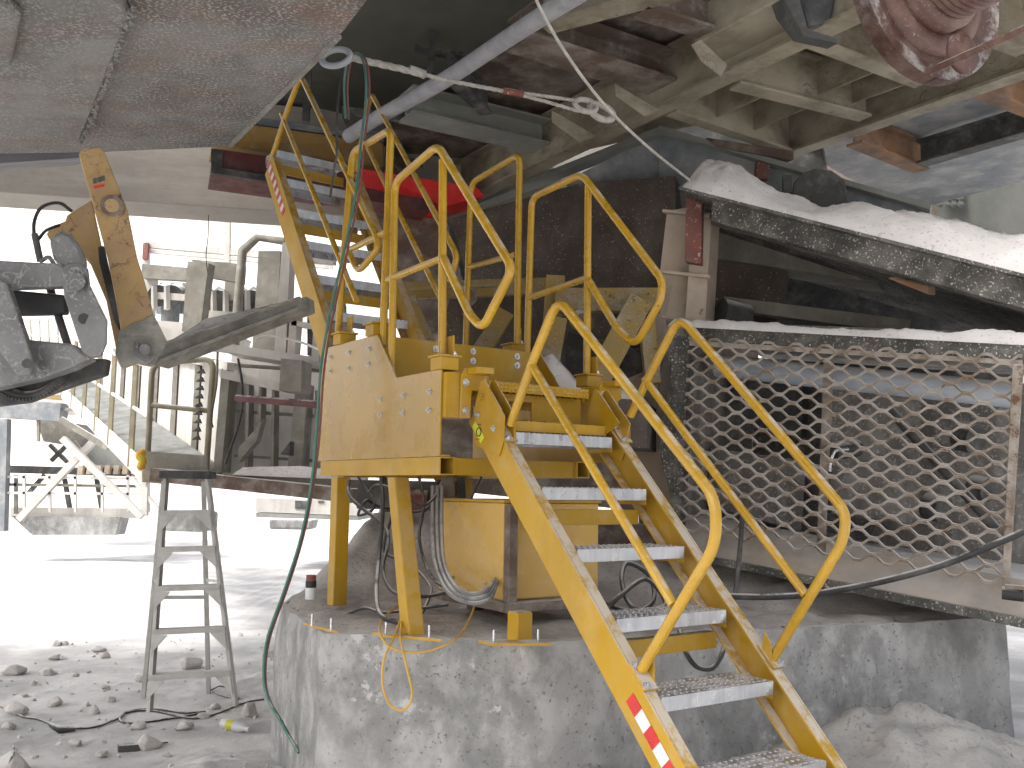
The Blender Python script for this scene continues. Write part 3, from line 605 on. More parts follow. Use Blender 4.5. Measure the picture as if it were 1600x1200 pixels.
# back walls of the machine
GWAL = M('shaded_grey_green_wall', (.105, .11, .10), (.08, .085, .075), sc=1.5, rough=.8, bump=.1, streak=((.14, .135, .12), .5, (2, 2, .8)))  # wall colour darkened to look shaded where the sun reaches it
bw = thing('machine_back_wall', 'grey-green steel wall closing the space behind the conveyor chute', 'steel wall', (4, 10.5, 2))
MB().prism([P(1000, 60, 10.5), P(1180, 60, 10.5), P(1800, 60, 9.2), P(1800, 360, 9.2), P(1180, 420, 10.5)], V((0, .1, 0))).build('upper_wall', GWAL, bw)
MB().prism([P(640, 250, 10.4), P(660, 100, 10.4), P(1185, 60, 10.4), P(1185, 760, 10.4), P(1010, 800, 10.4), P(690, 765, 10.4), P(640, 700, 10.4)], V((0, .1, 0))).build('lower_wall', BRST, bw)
for r_ in range(7):
    for c_ in range(4): o = bolt_at(P(1468+c_*11, 262+r_*9.5, 9.65), V((0, -1, 0)), .024, bw, name='rivet', mat=GWAL)
MB().prism([P(990, 190, 8.4), P(1010, 120, 8.4), P(1270, 135, 8.0), P(1290, 260, 8.0), P(1180, 330, 8.2), P(990, 330, 8.4)], V((.05, .1, 0))).build('gap_blocker', DKST, bw)  # added dark sheet that blocks the bright gaps above the casing
# blue-grey casing with ledge
cs = thing('blue_grey_casing', 'dusty blue-grey steel casing with a pale ledge above the chute', 'steel casing', P(1200, 280, 8))
f0, f1, f2, f3 = P(1030, 207, 7.6), P(1450, 330, 6.8), P(1450, 420, 6.8), P(1030, 380, 7.6)
MB().prism([f0, f1, f2, f3], V((.2, .6, 0))).build('front_panel', BLUG, cs)
MB().bar(f0+V((0, -.05, 0)), f1+V((0, -.05, 0)), .12, .04).build('ledge', WGRY, cs)
MB().prism([P(880, 285, 8.2), P(1030, 207, 7.6), P(1060, 205, 7.6), P(1060, 300, 7.7), P(905, 300, 8.2)], V((.1, .3, 0))).build('side_panel', BLUG, cs)
MB().bar(P(735, 325, 8.8), P(1040, 205, 7.55), .14, .05).build('ledge', WGRY, cs)
MB().prism([P(1105, 215, 7.3), P(1240, 236, 7.0), P(1240, 250, 7.0), P(1120, 230, 7.3)], V((0, .2, .05))).build('rusty_lip', BRST, cs)
MB().prism([P(1185, 240, 7.2), P(1205, 245, 7.2), P(1200, 280, 7.2), P(1182, 278, 7.2)], V((0, .15, 0))).build('bracket', RUST, cs)
# hopper
hp = thing('spattered_hopper', 'sloping dark brown hopper wall flecked with white slurry', 'hopper', P(850, 420, 7.5))
MB().prism([P(690, 345, 8.4), P(905, 287, 7.9), P(1055, 275, 7.3), P(1060, 520, 7.0), P(730, 470, 7.9)], V((.1, .3, 0))).build('hopper_wall', SPBR, hp)
MB().prism([P(560, 330, 8.6), P(720, 345, 8.4), P(735, 520, 8.1), P(640, 520, 8.2)], V((0, .2, 0))).build('hopper_end', BRST, hp)
MB().bar(P(700, 350, 7.85), P(730, 460, 7.6), .05, .05).build('hopper_rib', DKST, hp)
# pale column beside the chute
cm = thing('peach_column', 'pale peach chipped steel column left of the mesh guard', 'column', P(1050, 500, 6.4))
MB().prism([P(1042, 330, 6.45), P(1080, 322, 6.4), P(1074, 500, 6.4), P(1040, 500, 6.45), P(1018, 720, 6.5), P(990, 640, 6.5), P(1022, 500, 6.5)], V((.1, .35, 0))).build('web', PEACH, cm, bev=.004)
MB().prism([P(1083, 325, 6.3), P(1112, 333, 6.3), P(1102, 500, 6.3), P(1070, 500, 6.3)], V((.1, .2, 0))).build('flange', PEACH, cm, bev=.004)
MB().prism([P(960, 600, 6.55), P(1055, 560, 6.5), P(1062, 770, 6.45), P(1050, 850, 6.4), P(1010, 800, 6.5), P(990, 720, 6.55)], V((.1, .3, 0))).build('lower_panel', PEACH, cm)
for y in (330, 425, 495): MB().bar(P(1036, y, 6.36), P(1110, y+8, 6.24), .04, .02).build('rib', PEACH, cm)
MB().prism([P(1072, 303, 6.1), P(1097, 310, 6.1), P(1095, 412, 6.1), P(1070, 408, 6.1)], V((.03, .08, 0))).build('rust_strap', RUST, cm, bev=.003)

# ------------------------------------------------------------------ chute with dust covered lid
TLd, TRd = 6.0, 5.0
ch_ = thing('conveyor_chute', 'white slurry flecked black chute hood heaped with dust above the mesh guard', 'chute', P(1300, 430, 5.6))
a0_, a1_ = P(1060, 291, 5.95), P(1760, 468, 4.75)
bk = V((.75, 1.9, .02))
MB().prism([a0_, a1_, a1_+bk, a0_+bk], Z*-.02).build('lid_plate', SPAT, ch_)
c0, c1 = P(1112, 308, 5.93), P(1760, 470, 4.76)
MB().prism([c0-Z*.01, c1-Z*.02, P(1760, 530, 4.8), P(1600, 482, 5.05), P(1112, 345, 5.95)], V((.02, .06, 0))).build('front_fascia', SPAT, ch_, bev=.003)
MB().prism([P(1112, 343, 5.96), P(1760, 527, 4.82), P(1760, 540, 5.2), P(1112, 352, 6.3)], Z*.008).build('fascia_lip', SPAT, ch_)
MB().prism([P(1395, 432, 5.42), P(1450, 447, 5.36), P(1450, 460, 5.36), P(1388, 435, 5.42)], V((.05, .02, .0))).build('torn_rust_edge', ORBR, ch_)
bed(a0_, a1_, a1_+bk, a0_+bk, .42, 220, 70, 4, .5, ([0, .05, .12, .2, .35, .5, .7, 1], [.2, .72, .8, .62, .5, .75, .85, .8]), 2.6, .03).build('dust_heap', DST, ch_, kind='stuff')
# inside back panels
MB().prism([P(1110, 330, 6.9), P(1420, 400, 6.5), P(1420, 450, 6.5), P(1100, 400, 6.9)], V((.1, .3, 0))).build('inner_panel', TAUP, ch_)
MB().prism([P(1090, 385, 7.0), P(1232, 415, 6.8), P(1210, 520, 6.8), P(1090, 500, 7.0)], V((.1, .3, 0))).build('inner_wall', SPBR, ch_)
MB().prism([P(1200, 380, 8.2), P(1586, 440, 7.4), P(1586, 620, 7.4), P(1200, 560, 8.2)], V((.1, .3, 0))).build('black_depth_sheet', BLKR, ch_)  # black sheet stands for the unlit depth inside the chute
MB().bar(P(1130, 475, 6.6), P(1420, 512, 6.3), .1, .09).build('inner_beam', TAUP, ch_)
MB().tube([P(1125, 490, 6.45), P(1165, 500, 6.5)], .11, 18).build('roller_end', DKST, ch_)
hd = thing('dark_round_housing', 'dark domed steel housing poking up through the dust on the chute', 'housing', P(1270, 290, 6.6))
q = [P(1238, 300, 6.5)]+[P(x, y, 6.5) for x, y in ((1240, 285), (1252, 270), (1275, 262), (1300, 266), (1320, 280), (1326, 325), (1330, 345), (1250, 340))]
MB().prism(q, V((.12, .35, 0))).build('dome_plate', DKST, hd, bev=.01)
MB().prism([P(1224, 273, 6.45), P(1238, 274, 6.45), P(1238, 300, 6.45), P(1224, 300, 6.45)], V((.02, .1, 0))).build('lug', DKST, hd)
# ------------------------------------------------------------------ mesh guard
mg = thing('mesh_guard', 'rusty expanded metal guard in a black flecked frame below the chute', 'mesh guard', P(1330, 700, 5.5))
gTL, gTR, gBL, gBR = P(1078, 528, 6.0), P(1598, 556, 5.0), P(1060, 828, 6.0), P(1572, 915, 5.0)
du = gTR-gTL; dn_ = V((du.y, -du.x, 0)).normalized(); dn_ = dn_ if dn_.y < 0 else -dn_
def gp(u, v): return gTL*(1-u)*(1-v)+gTR*u*(1-v)+gBR*u*v+gBL*(1-u)*v
NX, NY = 11, 13
m = MB(); SG = 8
def strand(row):          # one wavy strand between two rows of diamonds
    pts = []
    for i in range(NX*SG+1):
        t_ = i/SG; ph = (t_+(.5 if row % 2 else 0)) % 1
        tri = 1-abs(2*ph-1); tri = tri*tri*(3-2*tri); tri = min(1, max(0, (tri-.12)/.76))
        wob = .03*mn.noise(V((t_*1.7, row*2.3, 0)))
        pts.append((t_/NX, (row+.06+.88*tri+wob)/(2*NY+1), tri))
    return pts
for row in range(0, 2*NY+1):
    pts = strand(row); vs = []; fs = []
    for (u, v, tri) in pts:
        c = gp(min(u, 1), min(v, 1)); dep = dn_*(.012+(.5-tri)*.008)
        vs += [c+Z*.0095+dep-dn_*.010, c+Z*.006+dep+dn_*.010, c-Z*.0095+dep+dn_*.006, c-Z*.005+dep-dn_*.012]
    for i in range(len(pts)-1):
        for k in range(4): k2 = (k+1) % 4; fs.append((i*4+k, i*4+k2, (i+1)*4+k2, (i+1)*4+k))
    m.add(vs, fs)
m.build('expanded_mesh', MESHM, mg)
MB().prism([P(1068, 505, 6.02), P(1640, 538, 4.93), P(1640, 566, 4.93), P(1068, 530, 6.02)], dn_*-.09).build('top_rail', SPAT, mg, bev=.004)
MB().prism([P(1046, 520, 6.05), P(1078, 526, 6.0), P(1062, 832, 6.0), P(1028, 700, 6.08), P(1046, 600, 6.05)], dn_*-.09).build('side_rail', SPAT, mg, bev=.004)
MB().prism([P(1583, 570, 5.02), P(1600, 571, 5.0), P(1577, 918, 5.0), P(1566, 914, 5.02)], dn_*.03).build('side_rail', MESHM, mg, bev=.003)
MB().prism([P(1288, 560, 5.62), P(1303, 560, 5.6), P(1290, 862, 5.6), P(1277, 860, 5.62)], dn_*.012).build('mid_strip', MESHM, mg)
MB().prism([P(1078, 532, 6.0), P(1598, 563, 5.0), P(1598, 571, 5.0), P(1078, 540, 6.0)], dn_*.01).build('mesh_edge_strip', MESHM, mg)
MB().tube([P(1566, 926, 5.0), P(1600, 930, 4.95)], .035, 12).build('foot', BLKR, mg)
MB().prism([P(1572, 912, 5.0), P(1602, 915, 4.95), P(1602, 921, 4.95), P(1572, 918, 5.0)], dn_*.06).build('foot_plate', MESHM, mg)
sa, sb = P(1042, 507, 6.0), P(1760, 545, 4.75)
bed(sa, sb, sb+V((.12, .32, 0)), sa+V((.12, .32, 0)), .085, 170, 12, 9, .6, ([0, .1, .3, .5, .8, 1], [.8, .6, .5, .55, .9, .7]), 5, .02).build('dust_ridge', DST, mg, kind='stuff')
# inside of the guard
ins = thing('conveyor_interior', 'grimy conveyor box seen through the mesh with pale blue pipe', 'conveyor housing', P(1330, 720, 6.6))
g0, g1 = gTL+V((.55, 1.0, 0)), gTR+V((.8, 1.3, 0))
MB().prism([gTL+V((.1, .15, .1)), gTL+V((.9, 1.6, .1)), gTR+V((1.4, 1.8, .1)), gTR+V((.5, .1, .1))], Z*.03).build('roof', SPGR, ins)
MB().prism([gTL+V((.75, 1.3, 0)), gTR+V((1.1, 1.4, 0)), gBR+V((1.1, 1.4, -.2)), gBL+V((.75, 1.3, -.2))], V((.05, .1, 0))).build('back_plate', SPGR, ins)
MB().prism([gTL+V((.02, .12, 0)), gTL+V((.75, 1.3, 0)), gBL+V((.75, 1.3, 0)), gBL+V((.02, .12, 0))], V((-.03, 0.02, 0))).build('side_plate', SPGR, ins)
MB().prism([gBL+V((.0, .12, -.05)), gBR+V((.2, .12, -.05)), gBR+V((1.1, 1.4, -.02)), gBL+V((.75, 1.3, -.02))], Z*-.03).build('floor_plate', SPGR, ins)
MB().tube([P(1120, 571, 6.3), P(1590, 618, 5.4)], .075, 20).build('blue_pipe', BLUP, ins)
MB().prism([P(1165, 590, 6.6), P(1255, 600, 6.55), P(1252, 680, 6.55), P(1165, 650, 6.6)], V((.1, .2, 0))).build('dark_hatch', BLKR, ins)
MB().prism([P(1285, 600, 6.3), P(1440, 620, 6.1), P(1435, 820, 6.1), P(1285, 800, 6.3)], V((.1, .3, 0))).build('inner_box', SPGR, ins)
MB().prism([P(1110, 700, 6.5), P(1260, 720, 6.3), P(1250, 830, 6.3), P(1105, 790, 6.5)], V((.1, .3, 0))).build('inner_box', SPGR, ins)
MB().tube([P(1300, 705, 5.75), P(1338, 700, 5.85)], .055, 16).build('valve_body', BLKR, ins)
MB().tube(fil([P(1326, 702, 5.6), P(1304, 703, 5.6), P(1297, 720, 5.6), P(1296, 738, 5.6)], .03), .010, 10).build('elbow_fitting', ZINC, ins)
MB().tube([P(1296, 736, 5.6), P(1294, 760, 5.62), P(1296, 800, 5.7)], .016, 10).build('hydraulic_hose', BLKR, ins)
for (x, y, r) in ((1500, 680, .10), (1520, 760, .08), (1450, 790, .09)): MB().tube([P(x, y, 6.3), P(x+25, y+6, 6.2)], r, 20).build('roller', DKST, ins)
MB().tube([P(1390, 640, 6.0), P(1560, 830, 5.7)], .03, 10).build('brace', DKST, ins)
# sole beam below the guard
sl = thing('machine_sole_beam', 'sloping pale beam with black slurry flecked lower edge under the guard', 'beam', P(1330, 880, 5.6))
s0, s1, s2, s3 = P(1040, 800, 6.15), P(1700, 925, 4.9), P(1700, 985, 4.9), P(1040, 855, 6.15)
MB().prism([s0, s1, s2, s3], V((.2, .5, 0))).build('web', M('pinkish_grey_steel', (.42, .385, .36), (.32, .29, .27), sc=3, rough=.8, dust=.6, streak=((.5, .4, .3), .5, (2, 2, 6))), sl)
MB().prism([P(1040, 856, 6.13), P(1700, 986, 4.88), P(1700, 1003, 4.88), P(1040, 866, 6.13)], V((.1, .3, 0))).build('lower_flange', SPAT, sl)
# ------------------------------------------------------------------ rope drum upper right
dr = thing('rope_drum', 'rusty flanged rope drum with grooved barrel at the top right corner', 'winch drum', P(1440, -10, 3.6))
dc = P(1436, -12, 3.65); ax = V((.446, -.895, .0)).normalized()
def lathe(c, ax, prof, n=48):
    x = ax.orthogonal().normalized(); y = ax.cross(x); vs = []; m = MB()
    for (h, r) in prof:
        for k in range(n): a = 2*math.pi*k/n; vs.append(c+ax*h+(x*math.cos(a)+y*math.sin(a))*r)
    fs = [(i*n+k, i*n+(k+1) % n, (i+1)*n+(k+1) % n, (i+1)*n+k) for i in range(len(prof)-1) for k in range(n)]
    m.add(vs, fs, True); return m
R_ = .385
lathe(dc, ax, [(0, 0), (0, R_), (.0, R_), (.07, R_), (.07, R_), (.07, R_-.05), (.07, R_-.05), (.05, R_-.06), (.05, .10), (.05, 0)], 64).build('flange_disc', DRUM, dr)
lathe(dc, ax, [(.0505, R_-.10), (.075, R_-.11), (.09, R_-.15), (.075, R_-.18), (.0505, R_-.19)], 64).build('weld_ring', DRUM, dr)
pr = [(.055, .20), (.12, .20), (.13, .185)]
for i in range(16): pr += [(.14+i*.028, .165), (.150+i*.028, .175), (.160+i*.028, .175), (.166+i*.028, .165)]
pr += [(.62, .20), (.70, .20), (.70, .0)]
lathe(dc, ax, pr, 48).build('grooved_barrel', DRUM, dr)
MB().tube([P(1450, 112, 3.30), P(1640, 28, 2.75)], .012, 10).build('guide_rod', DRUM, dr)
lathe(P(1500, 85, 3.35), ax, [(0, 0), (0, .075), (.02, .075), (.02, 0)], 24).build('boss', DRUM, dr)
# ------------------------------------------------------------------ pipes, ropes
wp = tag(MB().tube(smooth([P(1010, -75, 4.0), P(890, -2, 4.7), P(790, 62, 5.4), P(690, 128, 6.0), P(600, 178, 6.6), P(544, 213, 7.0)], 5), .052, 14).build('wrapped_pipe', M('dusty_grey_wrap', (.42, .42, .45), (.34, .34, .37), sc=8, rough=.9, bump=.8, bsc=25)), 'long dusty grey wrapped pipe slanting across the dark ceiling', 'pipe')
wr = thing('wire_sling', 'dusty twisted wire rope sling with red ferrule and shackles', 'wire rope', P(700, 130, 5.6))
def ropeW(pts, r, name, par, mat=ROPE, turns=14, tw=.35):
    q = smooth(pts, 12)
    for s in range(3):
        out = []; dist = 0
        for i, p in enumerate(q):
            t_ = (q[min(i+1, len(q)-1)]-q[max(i-1, 0)]).normalized(); x = t_.cross(Z).normalized(); y = t_.cross(x)
            if i: dist += (q[i]-q[i-1]).length
            a = dist/(r*9)*2*math.pi+s*2*math.pi/3; out.append(p+(x*math.cos(a)+y*math.sin(a))*r*.5)
        yield MB().tube(out, r*.62, 7)
def rope(pts, r, name, par):
    q = []; P_ = [V(p) for p in pts]
    for i in range(len(P_)-1):
        k = max(2, int((P_[i+1]-P_[i]).length/.012)); q += [P_[i].lerp(P_[i+1], j/k) for j in range(k)]
    q.append(P_[-1]); first = None
    for s in range(3):
        out = []; d = 0
        for i, p in enumerate(q):
            t_ = (q[min(i+1, len(q)-1)]-q[max(i-1, 0)]).normalized(); x = t_.cross(Z).normalized(); y = t_.cross(x)
            if i: d += (q[i]-q[i-1]).length
            a = d/(r*10)*2*math.pi+s*2.094; out.append(p+(x*math.cos(a)+y*math.sin(a))*r*.5)
        MB().tube(out, r*.62, 6).build(name, ROPE, par)
rope([P(548, 90, 5.5), P(620, 106, 5.55), P(660, 116, 5.6)], .020, 'strand', wr)
rope([P(655, 114, 5.6), P(690, 124, 5.65), P(790, 143, 5.75)], .013, 'strand', wr)
rope([P(812, 145, 5.77), P(850, 150, 5.8), P(905, 158, 5.85)], .011, 'strand', wr)
rope([P(812, 148, 5.77), P(850, 158, 5.8), P(905, 174, 5.85)], .011, 'strand', wr)
MB().tube([P(786, 142, 5.75), P(818, 147, 5.77)], .021, 14).build('ferrule', RUST, wr)
MB().tube(smooth([P(640, 108, 5.58), P(652, 112, 5.6), P(664, 117, 5.6)], 5), .026, 10).build('ferrule', ROPE, wr)
def loop(c, rx, rz, n=24, ph=0, tilt=0):
    return [c+V((math.cos(a)*rx*math.cos(tilt)-math.sin(a)*rz*math.sin(tilt), .02*math.sin(a), math.cos(a)*rx*math.sin(tilt)+math.sin(a)*rz*math.cos(tilt))) for a in [ph+2*math.pi*i/n for i in range(n+1)]]
MB().tube(loop(P(915, 165, 5.85), .07, .045, tilt=-.3), .018, 10).build('shackle', ROPE, wr)
MB().tube(loop(P(940, 175, 5.87), .08, .05, tilt=-.5), .022, 10).build('shackle', ROPE, wr)
MB().tube(loop(P(525, 90, 5.48), .085, .06, tilt=.2), .020, 10).build('shackle', M('pale_shackle', (.42, .45, .47), (.34, .36, .38), rough=.7), wr)
tag(MB().tube(smooth([P(828, -30, 4.3), P(845, 15, 4.35), P(890, 92, 4.5), P(950, 170, 4.8), P(1015, 232, 5.2), P(1078, 282, 5.9)], 8), .008, 8).build('thin_rope', ROPE), 'thin pale rope hanging from the roof down to the chute corner', 'rope')
# twin hose
th_ = thing('twin_gas_hose', 'green and red twin hose hanging from the hook to the ground', 'hose', P(500, 560, 5.4))
hosep = [(540, 185, 5.75), (538, 130, 5.7), (545, 90, 5.6), (560, 84, 5.5), (570, 105, 5.45), (572, 150, 5.4), (565, 215, 5.35), (556, 300, 5.3), (540, 380, 5.28), (522, 460, 5.27), (508, 530, 5.25), (500, 590, 5.2), (494, 680, 5.2), (486, 760, 5.2), (470, 840, 5.25), (445, 920, 5.3), (420, 990, 5.35), (412, 1040, 5.35), (416, 1085, 5.3), (440, 1130, 5.2), (466, 1176, 5.1)]
MB().tube(smooth([P(*q) for q in hosep], 8), .0078, 9).build('green_hose', HGRN, th_)
MB().tube(smooth([P(x+(5 if y < 700 else 3), y+2, Y+.015) for x, y, Y in hosep], 8), .0065, 9).build('red_hose', HRED, th_)
tag(MB().tube(smooth([P(538, 95, 5.55), P(528, 160, 5.5), P(526, 240, 5.5), P(522, 262, 5.5), P(516, 308, 5.5)], 6), .007, 8).build('hanging_chain', DKST), 'thin dark chain hanging in front of the upper stair', 'chain')

# ================================================================== yellow cabinet, cables, old machinery under the platform
cb = thing('yellow_cabinet', 'glossy yellow steel cabinet on a rusty frame under the platform', 'cabinet', L(.2, .6, ZB))
ca_, cb_ = .183, .311
bl = (fa(688, 784, ca_)-SO).dot(N)
MB().hexa(L((ca_+.80)/2, (cb_+bl)/2, (1.10+1.58)/2), U*((.80-ca_)/2), N*((bl-cb_)/2), Z*.24).build('box', M('glossy_yellow_paint', (.60, .37, .07), (.52, .31, .05), sc=2, rough=.28, dust=.5, bump=.03), cb, bev=.006)
MB().boxf(ca_-.012, .81, cb_-.012, bl+.01, 1.581, 1.595).build('lid', YEL, cb, bev=.002)
MB().boxf(ca_-.0, ca_+.05, cb_-.055, cb_-.006, 1.06, 1.57).build('rusty_post', BRST, cb, bev=.003)
MB().boxf(ca_-.02, .80, cb_-.06, cb_+.01, 1.045, 1.092).build('rusty_rail', BRST, cb, bev=.003)
MB().boxf(ca_-.03, ca_+.02, cb_-.05, bl, 1.05, 1.092).build('rusty_rail', BRST, cb, bev=.003)
for x, y in ((708, 902), (758, 912)): bolt_at(fa(x, y, ca_-.001), -U, .008, cb)
for b in (cb_+.1, bl-.1): MB().boxf(.35, .42, b, b+.07, ZB, 1.05).build('frame_leg', BRST, cb)
def hose(name, label, pts, r, mat, cat='cable', grp=None, n=8):
    return tag(MB().tube(smooth([P(*q) if len(q) == 3 else atz(q[0], q[1], q[3]) for q in pts], n), r, 9).build(name, mat), label, cat, grp)
RUBG = M('dusty_grey_rubber', (.16, .16, .16), (.24, .235, .23), sc=8, rough=.7, dust=.5)
for i, d in enumerate((0, 7, 14)):
    hose('grey_cable', ['outermost of three grey cables curving under the cabinet', 'middle of three grey cables curving under the cabinet', 'innermost of three grey cables curving under the cabinet'][i],
         [(676+d, 760, 5.3), (676+d, 830, 5.1), (680+d, 880, 4.9), (700+d*.8, 925-d*.7, 4.72), (735, 942-d, 4.7), (765-d*.3, 935-d, 4.72), (778-d*.3, 905, 4.9)], .011, RUBG, grp='grey cables looping under the yellow cabinet')
hose('black_cable', 'black cable dropping beside the leaning leg to a dusty bend', [(596, 745, 5.2), (598, 800, 5.1), (592, 870, 5.0), (588, 930, 4.8), (596, 962, 4.68), (628, 975, 4.66)], .012, BLKR)
hose('black_cable', 'black cable crossing behind the leaning leg to the cabinet', [(545, 750, 5.4), (548, 778, 5.3), (600, 822, 5.2), (606, 850, 5.1), (598, 890, 5.0), (615, 925, 4.9), (660, 932, 4.85), (700, 925, 4.95)], .010, BLKR)
hose('black_cable', 'thin black cable looping above between the two left legs', [(560, 745, 5.6), (585, 790, 5.5), (560, 805, 5.5), (572, 782, 5.5), (590, 790, 5.6), (640, 800, 5.7), (672, 790, 5.7), (686, 750, 5.7)], .008, BLKR)
hose('black_cable', 'black cable behind the leaning leg running down to the dust', [(600, 745, 5.7), (612, 800, 5.6), (600, 860, 5.6), (640, 880, 5.5), (672, 915, 5.2), (668, 940, 5.1), (655, 965, 5.0)], .009, BLKR)
hose('black_cable', 'black cable bundle strand hanging just right of the leaning leg', [(655, 745, 5.5), (662, 790, 5.4), (655, 840, 5.3), (668, 890, 5.2), (690, 915, 5.0), (730, 925, 4.95)], .009, BLKR)
hose('black_cable', 'black cable arching from the manifold over to the grey cables', [(575, 770, 5.3), (590, 758, 5.2), (625, 768, 5.1), (655, 790, 5.1), (676, 780, 5.2), (690, 755, 5.4)], .008, BLKR)
hose('black_cable', 'dark cable resting on the dust between the two front legs', [(540, 960, 5.3), (570, 950, 5.1), (600, 957, 5.0), (660, 950, 5.0), (700, 945, 4.95)], .008, BLKR)
hose('black_cable', 'short dark cable slanting from the platform to the cabinet top', [(752, 745, 5.3), (738, 775, 5.25), (730, 800, 5.2)], .007, BLKR)
hose('extension_lead', 'yellow cord looped over the front edge of the concrete block', [(746, 925, 4.95), (735, 965, 4.75), (710, 1000, 4.5), (660, 1019, 4.44), (615, 1014, 4.44), (594, 990, 4.5), (600, 965, 4.7), (630, 945, 4.85), (618, 990, 4.52), (600, 1030, 4.43), (598, 1070, 4.43), (610, 1102, 4.43), (632, 1109, 4.43), (644, 1085, 4.43), (636, 1045, 4.43), (627, 1005, 4.44), (626, 985, 4.55), (628, 965, 4.65)], .0055, YROP, 'cord')
hose('black_hose', 'thick black hose sagging across the mesh guard to behind the stair', [(1640, 812, 4.55), (1560, 848, 4.6), (1480, 880, 4.7), (1400, 903, 4.8), (1320, 920, 4.9), (1240, 931, 5.0), (1150, 932, 5.1), (1090, 925, 5.4)], .017, BLKR, 'hose')
hose('black_hose', 'black hose loop hanging below the fourth tread', [(1062, 985, 4.6), (1072, 1020, 4.5), (1090, 1042, 4.5), (1115, 1042, 4.5), (1132, 1010, 4.55), (1130, 975, 4.8)], .012, BLKR, 'hose')
hose('black_hose', 'coiled black hose lying between the stringers', [(925, 880, 5.4), (930, 930, 5.3), (985, 955, 5.2), (1020, 940, 5.2), (1015, 900, 5.3), (980, 880, 5.3), (972, 910, 5.2), (990, 950, 5.1), (1040, 945, 5.1), (1010, 905, 5.2), (970, 930, 5.1), (950, 950, 5.1)], .013, BLKR, 'hose')
hose('upright_pipe', 'thin dark upright pipe standing on the block behind the right rail', [(1160, 800, 5.5), (1156, 860, 5.5), (1148, 935, 5.5)], .014, DKST, 'pipe')
om = thing('old_actuator', 'dusty flaking yellow machinery behind the platform railings', 'machinery', P(850, 500, 6.6))
def pbar(a, b, w_, h, name, mat, par, up=V((0, 1, 0)), bev=.004): return MB().bar(P(*a), P(*b), w_, h, up).build(name, mat, par, bev=bev)
pbar((635, 455, 6.9), (880, 447, 6.9), .12, .08, 'top_arm', YOLD, om); pbar((640, 452, 6.8), (775, 446, 6.8), .02, .04, 'top_strip', YOLD, om)
pbar((868, 432, 6.6), (862, 520, 6.6), .13, .1, 'bracket', YOLD, om); pbar((870, 470, 6.5), (1030, 470, 6.3), .16, .1, 'cross_arm', YOLD, om)
pbar((1000, 470, 6.2), (925, 610, 6.1), .16, .12, 'cylinder', YOLD, om); pbar((868, 500, 6.3), (850, 600, 6.2), .15, .12, 'cylinder', YOLD, om)
pbar((790, 490, 6.6), (745, 560, 6.5), .12, .1, 'strut', YOLD, om); pbar((1010, 500, 6.2), (1020, 600, 6.2), .1, .1, 'strut', YOLD, om); pbar((640, 470, 6.8), (680, 560, 6.6), .1, .08, 'strut', YOLD, om)
MB().tube([P(725, 458, 6.6), P(733, 465, 6.5)], .06, 16).build('pin', BRST, om); MB().tube([P(905, 500, 6.4), P(912, 505, 6.3)], .07, 16).build('pin', BRST, om)
pbar((880, 560, 6.9), (1030, 600, 6.8), .35, .3, 'dark_body', DKST, om); pbar((700, 500, 7.3), (1000, 560, 7.2), .5, .3, 'dark_body', SPBR, om)
pbar((570, 772, 6.2), (700, 775, 6.1), .18, .3, 'lower_manifold', DKST, om); pbar((600, 745, 6.3), (606, 800, 6.3), .06, .06, 'hanger', DKST, om); pbar((700, 745, 5.9), (702, 790, 5.9), .08, .06, 'hanger', BRST, om); pbar((720, 745, 5.9), (722, 790, 5.9), .05, .06, 'hanger', DKST, om)
MB().tube([P(640, 780, 6.0), P(668, 782, 6.0)], .07, 16).build('motor', RUST, om)
pbar((880, 835, 6.6), (1080, 845, 6.5), .2, .3, 'lower_frame', BRST, om); pbar((1010, 780, 6.5), (1012, 870, 6.5), .1, .1, 'lower_post', BRST, om)
dm = thing('dust_mound', 'small pale dust mound on the casing behind the step', 'dust pile', P(860, 590, 6.0)); 
cc0 = P(800, 608, 6.0); bed(cc0, P(1000, 625, 5.9), P(1010, 615, 6.5), P(800, 600, 6.6), .22, 40, 20, 8, .4, ([0, .2, .3, .5, .8, 1], [.1, .8, 1, .3, .25, .1]), 4).build('dust', DST, dm, kind='stuff')
MB().prism([P(800, 609, 5.98), P(1010, 626, 5.88), P(1010, 700, 5.88), P(800, 690, 5.98)], V((.15, .6, 0))).build('casing', SPBR, dm)
# ================================================================== forklift carriage at left
fk = thing('fork_carriage', 'scratched yellow fork tine and scuffed grey linkage reaching in from the left', 'forklift carriage', P(130, 500, 3.9))
def pp(pts, Y, off, name, mat, bev=.006, par=fk): return MB().prism([P(x, y, Y) for x, y in pts], off).build(name, mat, par, bev=bev)
pp([(72, 366), (80, 353), (102, 345), (104, 336), (143, 312), (196, 560), (184, 560), (166, 470), (140, 410), (118, 385), (92, 395)], 4.05, V((-.02, .06, 0)), 'carriage_plate', YSCR)
pp([(153, 386), (161, 384), (183, 480), (188, 520), (178, 500), (155, 410)], 4.04, V((.002, .01, 0)), 'slot_patch', BLKR, .001)  # black patch on the plate stands for the dark opening of a slot
pp([(123, 238), (130, 231), (155, 229), (164, 238), (200, 330), (214, 400), (235, 470), (246, 520), (256, 536), (238, 571), (214, 566), (190, 575), (180, 553), (190, 520), (182, 470), (168, 400), (146, 320)], 3.9, V((-.028, .07, 0)), 'tine_shank', YSCR)
fkb = fk
MB().prism([P(186, 516, 3.893), P(198, 512, 3.893), P(207, 505, 3.893), P(218, 503, 3.893), P(230, 496, 3.893), P(241, 492, 3.893), P(262, 534, 3.893), P(240, 572, 3.893), P(214, 567, 3.893), P(191, 576, 3.893), P(180, 552, 3.893)], V((-.003, .005, 0))).build('tine_heel', TINE, fk, bev=.004)
